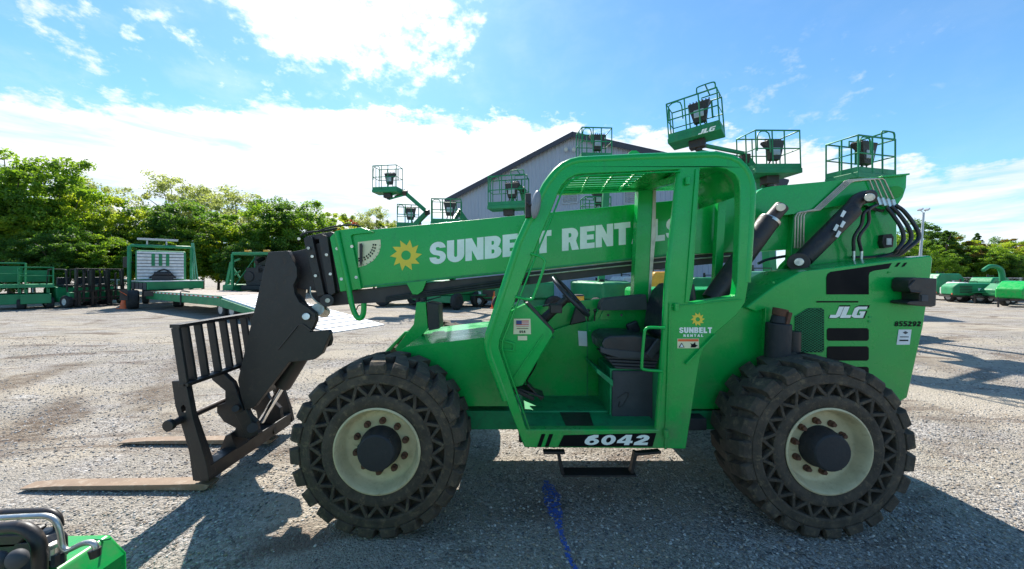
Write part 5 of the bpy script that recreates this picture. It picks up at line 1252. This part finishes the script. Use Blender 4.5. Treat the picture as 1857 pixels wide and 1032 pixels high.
b = NB(); bar(b, (-1.3,-.3,.7),(-.9,-.3,2.5),.16,.16); bar(b, (-1.2,-.3,1.6),(-.4,-.3,1.0),.07,.07); bar(b, (-.9,-.3,1.7),(-.4,-.3,2.0),.07,.07); bar(b, (-.95,-.3,2.5),(-.4,-.3,2.7),.1,.1); bar(b, (-.9,-.3,2.3),(-.4,-.3,1.6),.07,.07); finish('side_frame', b, 'green_bg', th, bevel=.01)
b = NB(); box(b, (-1.6,-.8,.5),(-.9,.6,.75)); box(b, (-.95,-.9,.8),(-.4,.3,1.25)); finish('front_fender', b, 'green_bg', th, bevel=.06)
b = NB(); box(b, (-.5,-.7,.55),(2.6,.7,.85)); finish('frame', b, 'black', th)
for xx in (-.5,2.2):
    for yy in (-1.0,.7): small_wheel(th, xx, yy, .48, .48, .3, 'galv')

# ---- towable machines (compressors, generators, chippers) parked in rows
def towable(px, Y, rz, label, body='green_bg', L=2.2, Wd=1.2, Hh=1.3, round_=.15, grille='black', cat='compressor', name='air_compressor', extra=None, group=None):
    x, y = at(px, Y)
    th = thing(name, label, cat, (x, y, 0), rz, group)
    b = NB(); pr = [(-L/2,.45),(-L/2,Hh*.82),(-L/2+.25,Hh),(L/2-.5,Hh),(L/2,Hh*.7),(L/2,.45)]
    a = [b.verts.new((q,-Wd/2,z)) for q,z in pr]; c = [b.verts.new((q,Wd/2,z)) for q,z in pr]; b.faces.new(a); b.faces.new(c)
    for i in range(6): b.faces.new((a[i],a[(i+1)%6],c[(i+1)%6],c[i]))
    bd = finish('body', b, body, th, bevel=round_*.6, seg=3)
    b = NB()
    for k in range(5): box(b, (-L/2+.3,-Wd/2-.012,.62+k*.10),(-L/2+.85,-Wd/2+.0,.67+k*.10))
    finish('vent', b, grille, bd)
    b = NB(); box(b, (L*.08,-Wd/2-.014,.55),(L*.36,-Wd/2,.95)); finish('access_door', b, grille if body != 'green_bg' else 'green_dark', bd, bevel=.006)
    b = NB(); box(b, (-L/2-.1,-Wd/2+.1,.34),(L/2+.1,Wd/2-.1,.45)); bar(b, (L/2,0,.4),(L/2+1.0,0,.42),.1,.1); cyl(b, (L/2+.8,0,.0),(L/2+.8,0,.55),.04,8); finish('tow_frame', b, 'black', th)
    for sy in (-Wd/2-.12, Wd/2-.10): small_wheel(th, 0, sy, .32, .32, .22, 'galv')
    b = NB(); cyl(b, (-.3,0,Hh-.02),(-.3,0,Hh+.2),.05,8); finish('exhaust_pipe', b, 'black', th)
    b = NB(); box(b, (-L*.02,-Wd/2-.016,Hh*.62),(L*.05,-Wd/2,Hh*.75)); finish('data_plate', b, 'paper', bd)
    for sx in (-1, 1): b = NB(); box(b, (sx*.42-.05,-Wd/2-.13,.62) if sx < 0 else (.37,-Wd/2-.13,.62), (sx*.42+.05,-Wd/2,.66) if sx < 0 else (.47,-Wd/2,.66)); finish('fender_bracket', b, 'black', th)
    b = NB(); box(b, (-.45,-Wd/2-.34,.66),(.45,-Wd/2,.69)); finish('fender', b, body, th, bevel=.01)
    b = NB(); tube(b, [(-.25,-.0,Hh),(-.25,0,Hh+.10),(.25,0,Hh+.10),(.25,0,Hh)], .02, 6); finish('lifting_bail', b, grille if grille != 'white' else 'galv', th)
    b = NB(); box(b, (-L/2-.02,-Wd/2+.05,.5),(-L/2,-Wd/2+.15,.6)); finish('tail_lamp', b, 'red_decal', th)
    if extra: extra(th, L, Wd, Hh)
    return th
def ex_tank(th, L, Wd, Hh):
    b = NB(); cyl(b, (-.9,0,Hh+.3),(.9,0,Hh+.3),.33,24); finish('water_tank', b, 'tankwhite', th, smooth=40, bevel=.04)
def ex_chute(th, L, Wd, Hh):
    b = NB(); tube(b, spline([(-.2,0,Hh-.1),(-.15,0,Hh+.7),(.1,0,Hh+1.0),(.6,0,Hh+1.05),(1.0,0,Hh+.8)],5), [.13]*8+[.12]*8+[.10]*5, 10); finish('discharge_chute', b, 'green_bg', th, smooth=60)
def ex_ramp(th, L, Wd, Hh):
    b = NB(); bar(b, (-L/2+.1,-.3,Hh-.2),(-L/2-2.6,-.3,Hh-1.1),.8,.12); finish('infeed_tray', b, 'green_pale', th, bevel=.03)
GRT = 'machines parked along the right side of the yard'
towable(1706, 26, R(5), 'dark green machine directly right of the telehandler tail lamp', L=2.3, Wd=1.3, Hh=1.85, group=GRT)
towable(1733, 24, R(80), 'pale machine between the dark green one and the compressor', body='tankwhite', L=1.5, Wd=.6, Hh=1.3, group=GRT, name='generator', cat='generator')
towable(1740, 27, R(0), 'white tanked water machine behind the green compressor', L=2.6, Wd=1.2, Hh=1.0, extra=ex_tank, group=GRT, name='water_trailer', cat='trailer')
towable(1762, 23.5, R(-25), 'green compressor in front of the white tank', L=2.3, Wd=1.3, Hh=1.25, round_=.2, group=GRT)
towable(1797, 25, R(10), 'dark green boxy machine left of the chipper chute', body='green_dark', L=2.0, Wd=1.1, Hh=1.6, group=GRT, name='generator', cat='generator')
towable(1812, 22.5, R(180), 'wood chipper with tall curved green discharge chute', body='green_bg', L=1.4, Wd=1.0, Hh=1.25, extra=ex_chute, group=GRT, name='wood_chipper', cat='chipper')
towable(1850, 20.5, R(190), 'bright green chipper with sloping tray at the right edge', body='green', L=1.7, Wd=1.1, Hh=1.45, extra=ex_ramp, group=GRT, name='wood_chipper', cat='chipper')
GRM = 'machines parked in the row beyond the telehandler'
towable(797, 22, R(8), 'low dark machine seen under the boom behind the rest post', body='hub', L=2.4, Wd=1.3, Hh=1.0, group=GRM, name='plate_trailer', cat='trailer')
towable(872, 21, R(-6), 'low black and green machine under the boom left of the cab front post', body='green_dark', L=2.6, Wd=1.3, Hh=1.15, group=GRM)
towable(935, 20, R(4), 'green machine seen behind the cab front post', L=2.2, Wd=1.3, Hh=1.35, group=GRM)
towable(993, 15.5, R(0), 'blue grey generator seen behind the steering wheel', body='bluegrey', L=1.2, Wd=1.0, Hh=1.52, grille='white', group=GRM, name='generator', cat='generator')
towable(1092, 19, R(-15), 'green compressor seen over the cab console', L=2.6, Wd=1.3, Hh=1.45, group=GRM)
towable(1135, 21, R(20), 'pale machine behind the far cab post', body='tankwhite', L=1.6, Wd=1.2, Hh=1.7, group=GRM, name='generator', cat='generator')
towable(1196, 15, R(3), 'orange topped dark machine between the far cab post and door pillar', body='amber', L=1.3, Wd=1.0, Hh=1.95, group=GRM, name='light_tower', cat='light tower')
towable(1290, 16.5, R(-8), 'green machine seen through the rear cab window', L=2.4, Wd=1.3, Hh=1.7, group=GRM)
towable(1383, 11.5, R(-10), 'pale green machine with dark wheel arch seen between cab and boom tower', body='green_pale', L=2.0, Wd=1.2, Hh=1.95, group=GRM, name='skid_loader', cat='loader')
def barrel(px, Y, label):
    x, y = at(px, Y); th = thing('safety_barrel', label, 'barrel', (x, y, 0)); c = Vector((x, y, 0))
    b = NB(); tube(b, [c, c+Vector((0,0,.35)), c+Vector((0,0,.36)), c+Vector((0,0,.7)), c+Vector((0,0,.71)), c+Vector((0,0,1.05))], [.3,.29,.27,.26,.24,.22], 18); finish('drum', b, 'amber', th, smooth=40)
    b = NB(); tube(b, [c+Vector((0,0,1.05)), c+Vector((0,0,1.1))], [.24,.2], 18); finish('lid', b, 'black', th)
barrel(1048, 13.5, 'amber drum standing right of the blue grey generator')

# ---- yard light pole
x, y = at(1664, 33); th = thing('light_pole', 'tall thin yard light pole with two lamps behind the hydraulic hoses', 'light pole', (x, y, 0))
top = P(1675, 386, 33)
b = NB(); tube(b, [Vector((x, y, 0)), top], [.13, .08], 10); finish('pole', b, 'galv', th, smooth=60)
for s in (-.35, .25):
    b = NB(); bar(b, top, top+Vector((s, 0, .25)), .05, .05); bar(b, top+Vector((s-.15, -.1, .22)), top+Vector((s+.15, .0, .38)), .3, .14); finish('lamp_head', b, 'galv', th, bevel=.02)

# ---- far wheel-side clutter behind: bright low storage rack row
# ---- small green machine in the lower left corner
th = thing('trench_roller', 'bright green machine hood with chrome handle and black levers in the lower left corner', 'walk-behind machine', (-2.2, 1.6, 0))
b = NB()
X0, X1, Ya, Yb = -2.75, -1.80, 1.28, 1.70
v0 = [(X0,.10),(X1+.01,.10),(X1,.60),(X1-.05,.685),(X0,.665)]
a = [b.verts.new((q, Ya, z)) for q, z in v0]; c = [b.verts.new((q+(.03 if i in (1,2) else 0), Yb, z)) for i, (q, z) in enumerate(v0)]
b.faces.new(a); b.faces.new(c)
for i in range(5): b.faces.new((a[i], a[(i+1) % 5], c[(i+1) % 5], c[i]))
HD = finish('hood', b, 'green', th, bevel=.018, seg=3)
b = NB(); tube(b, [P(150,983,1.66)+Vector((0,0,.003)), P(172,978,1.66), P(186,980,1.66), P(200,977,1.66)], .004, 5); finish('hood_crease', b, 'green_dark', HD)
b = NB(); bar(b, (-1.96,1.40,.687),(-1.99,1.50,.687),.16,.003); finish('hood_sticker', b, 'grey', HD)
Yp = 1.50
pts_ = [P(-90,945,Yp), P(0,939,Yp), P(60,936,Yp), P(84,936,Yp), P(98,942,Yp), P(106,955,Yp), P(110,972,Yp), P(113,990,Yp), P(122,998,Yp), P(135,993,Yp), P(150,986,Yp), P(165,984,Yp), P(173,990,Yp), P(173,1004,Yp)]
b = NB(); tube(b, spline(pts_, 4), .0105, 12); finish('lift_handle', b, 'steel', th, smooth=60)
b = NB(); tube(b, spline([P(-90,936,1.56), P(0,931,1.56), P(70,928,1.56), P(92,930,1.56), P(104,940,1.56), P(107,956,1.56)], 4), .016, 10); finish('guard_tube', b, 'black', th, smooth=60)
b = NB(); tube(b, spline([P(-90,962,1.42), P(0,958,1.42), P(35,956,1.42), P(55,964,1.42), P(68,980,1.42), P(72,1000,1.42), P(72,1040,1.42)], 4), .022, 12); finish('roll_guard', b, 'black', th, smooth=60)
b = NB(); prism(b, [(-60,972),(44,970),(50,974),(30,992),(-60,998)], 1.46, 1.53); finish('control_console', b, 'black', th, bevel=.01)
b = NB(); prism(b, [(-60,990),(58,985),(72,1000),(74,1040),(-60,1040)], 1.46, 1.56); finish('console_body', b, 'vinyl', th, bevel=.012)
for px, py, r in ((31,1014,.036),(-4,1018,.036)):
    b = NB(); bmesh.ops.create_uvsphere(b, u_segments=20, v_segments=12, radius=r, matrix=Matrix.Translation(P(px,py,1.36)) @ Matrix.Diagonal((1,.7,1,1))); finish('lever_knob', b, 'grey', th, smooth=60)
b = NB(); cyl(b, P(101,1010,1.5), P(101,984,1.5), .020, 12); cyl(b, P(101,992,1.5), P(99,986,1.5), .027, 6); finish('handle_clamp', b, 'steel', th, smooth=30)
b = NB(); cyl(b, P(106,1022,1.5), P(106,1002,1.5), .022, 10); finish('rubber_mount', b, 'vinyl', th)
b = NB(); cyl(b, P(173,1010,1.5), P(171,996,1.5), .016, 12, .02); finish('handle_grommet', b, 'black', th)
b = NB(); box(b, (X0, Ya+.05, 0.0), (X1-.1, Yb-.05, .10)); finish('skid_base', b, 'black', th, bevel=.01)
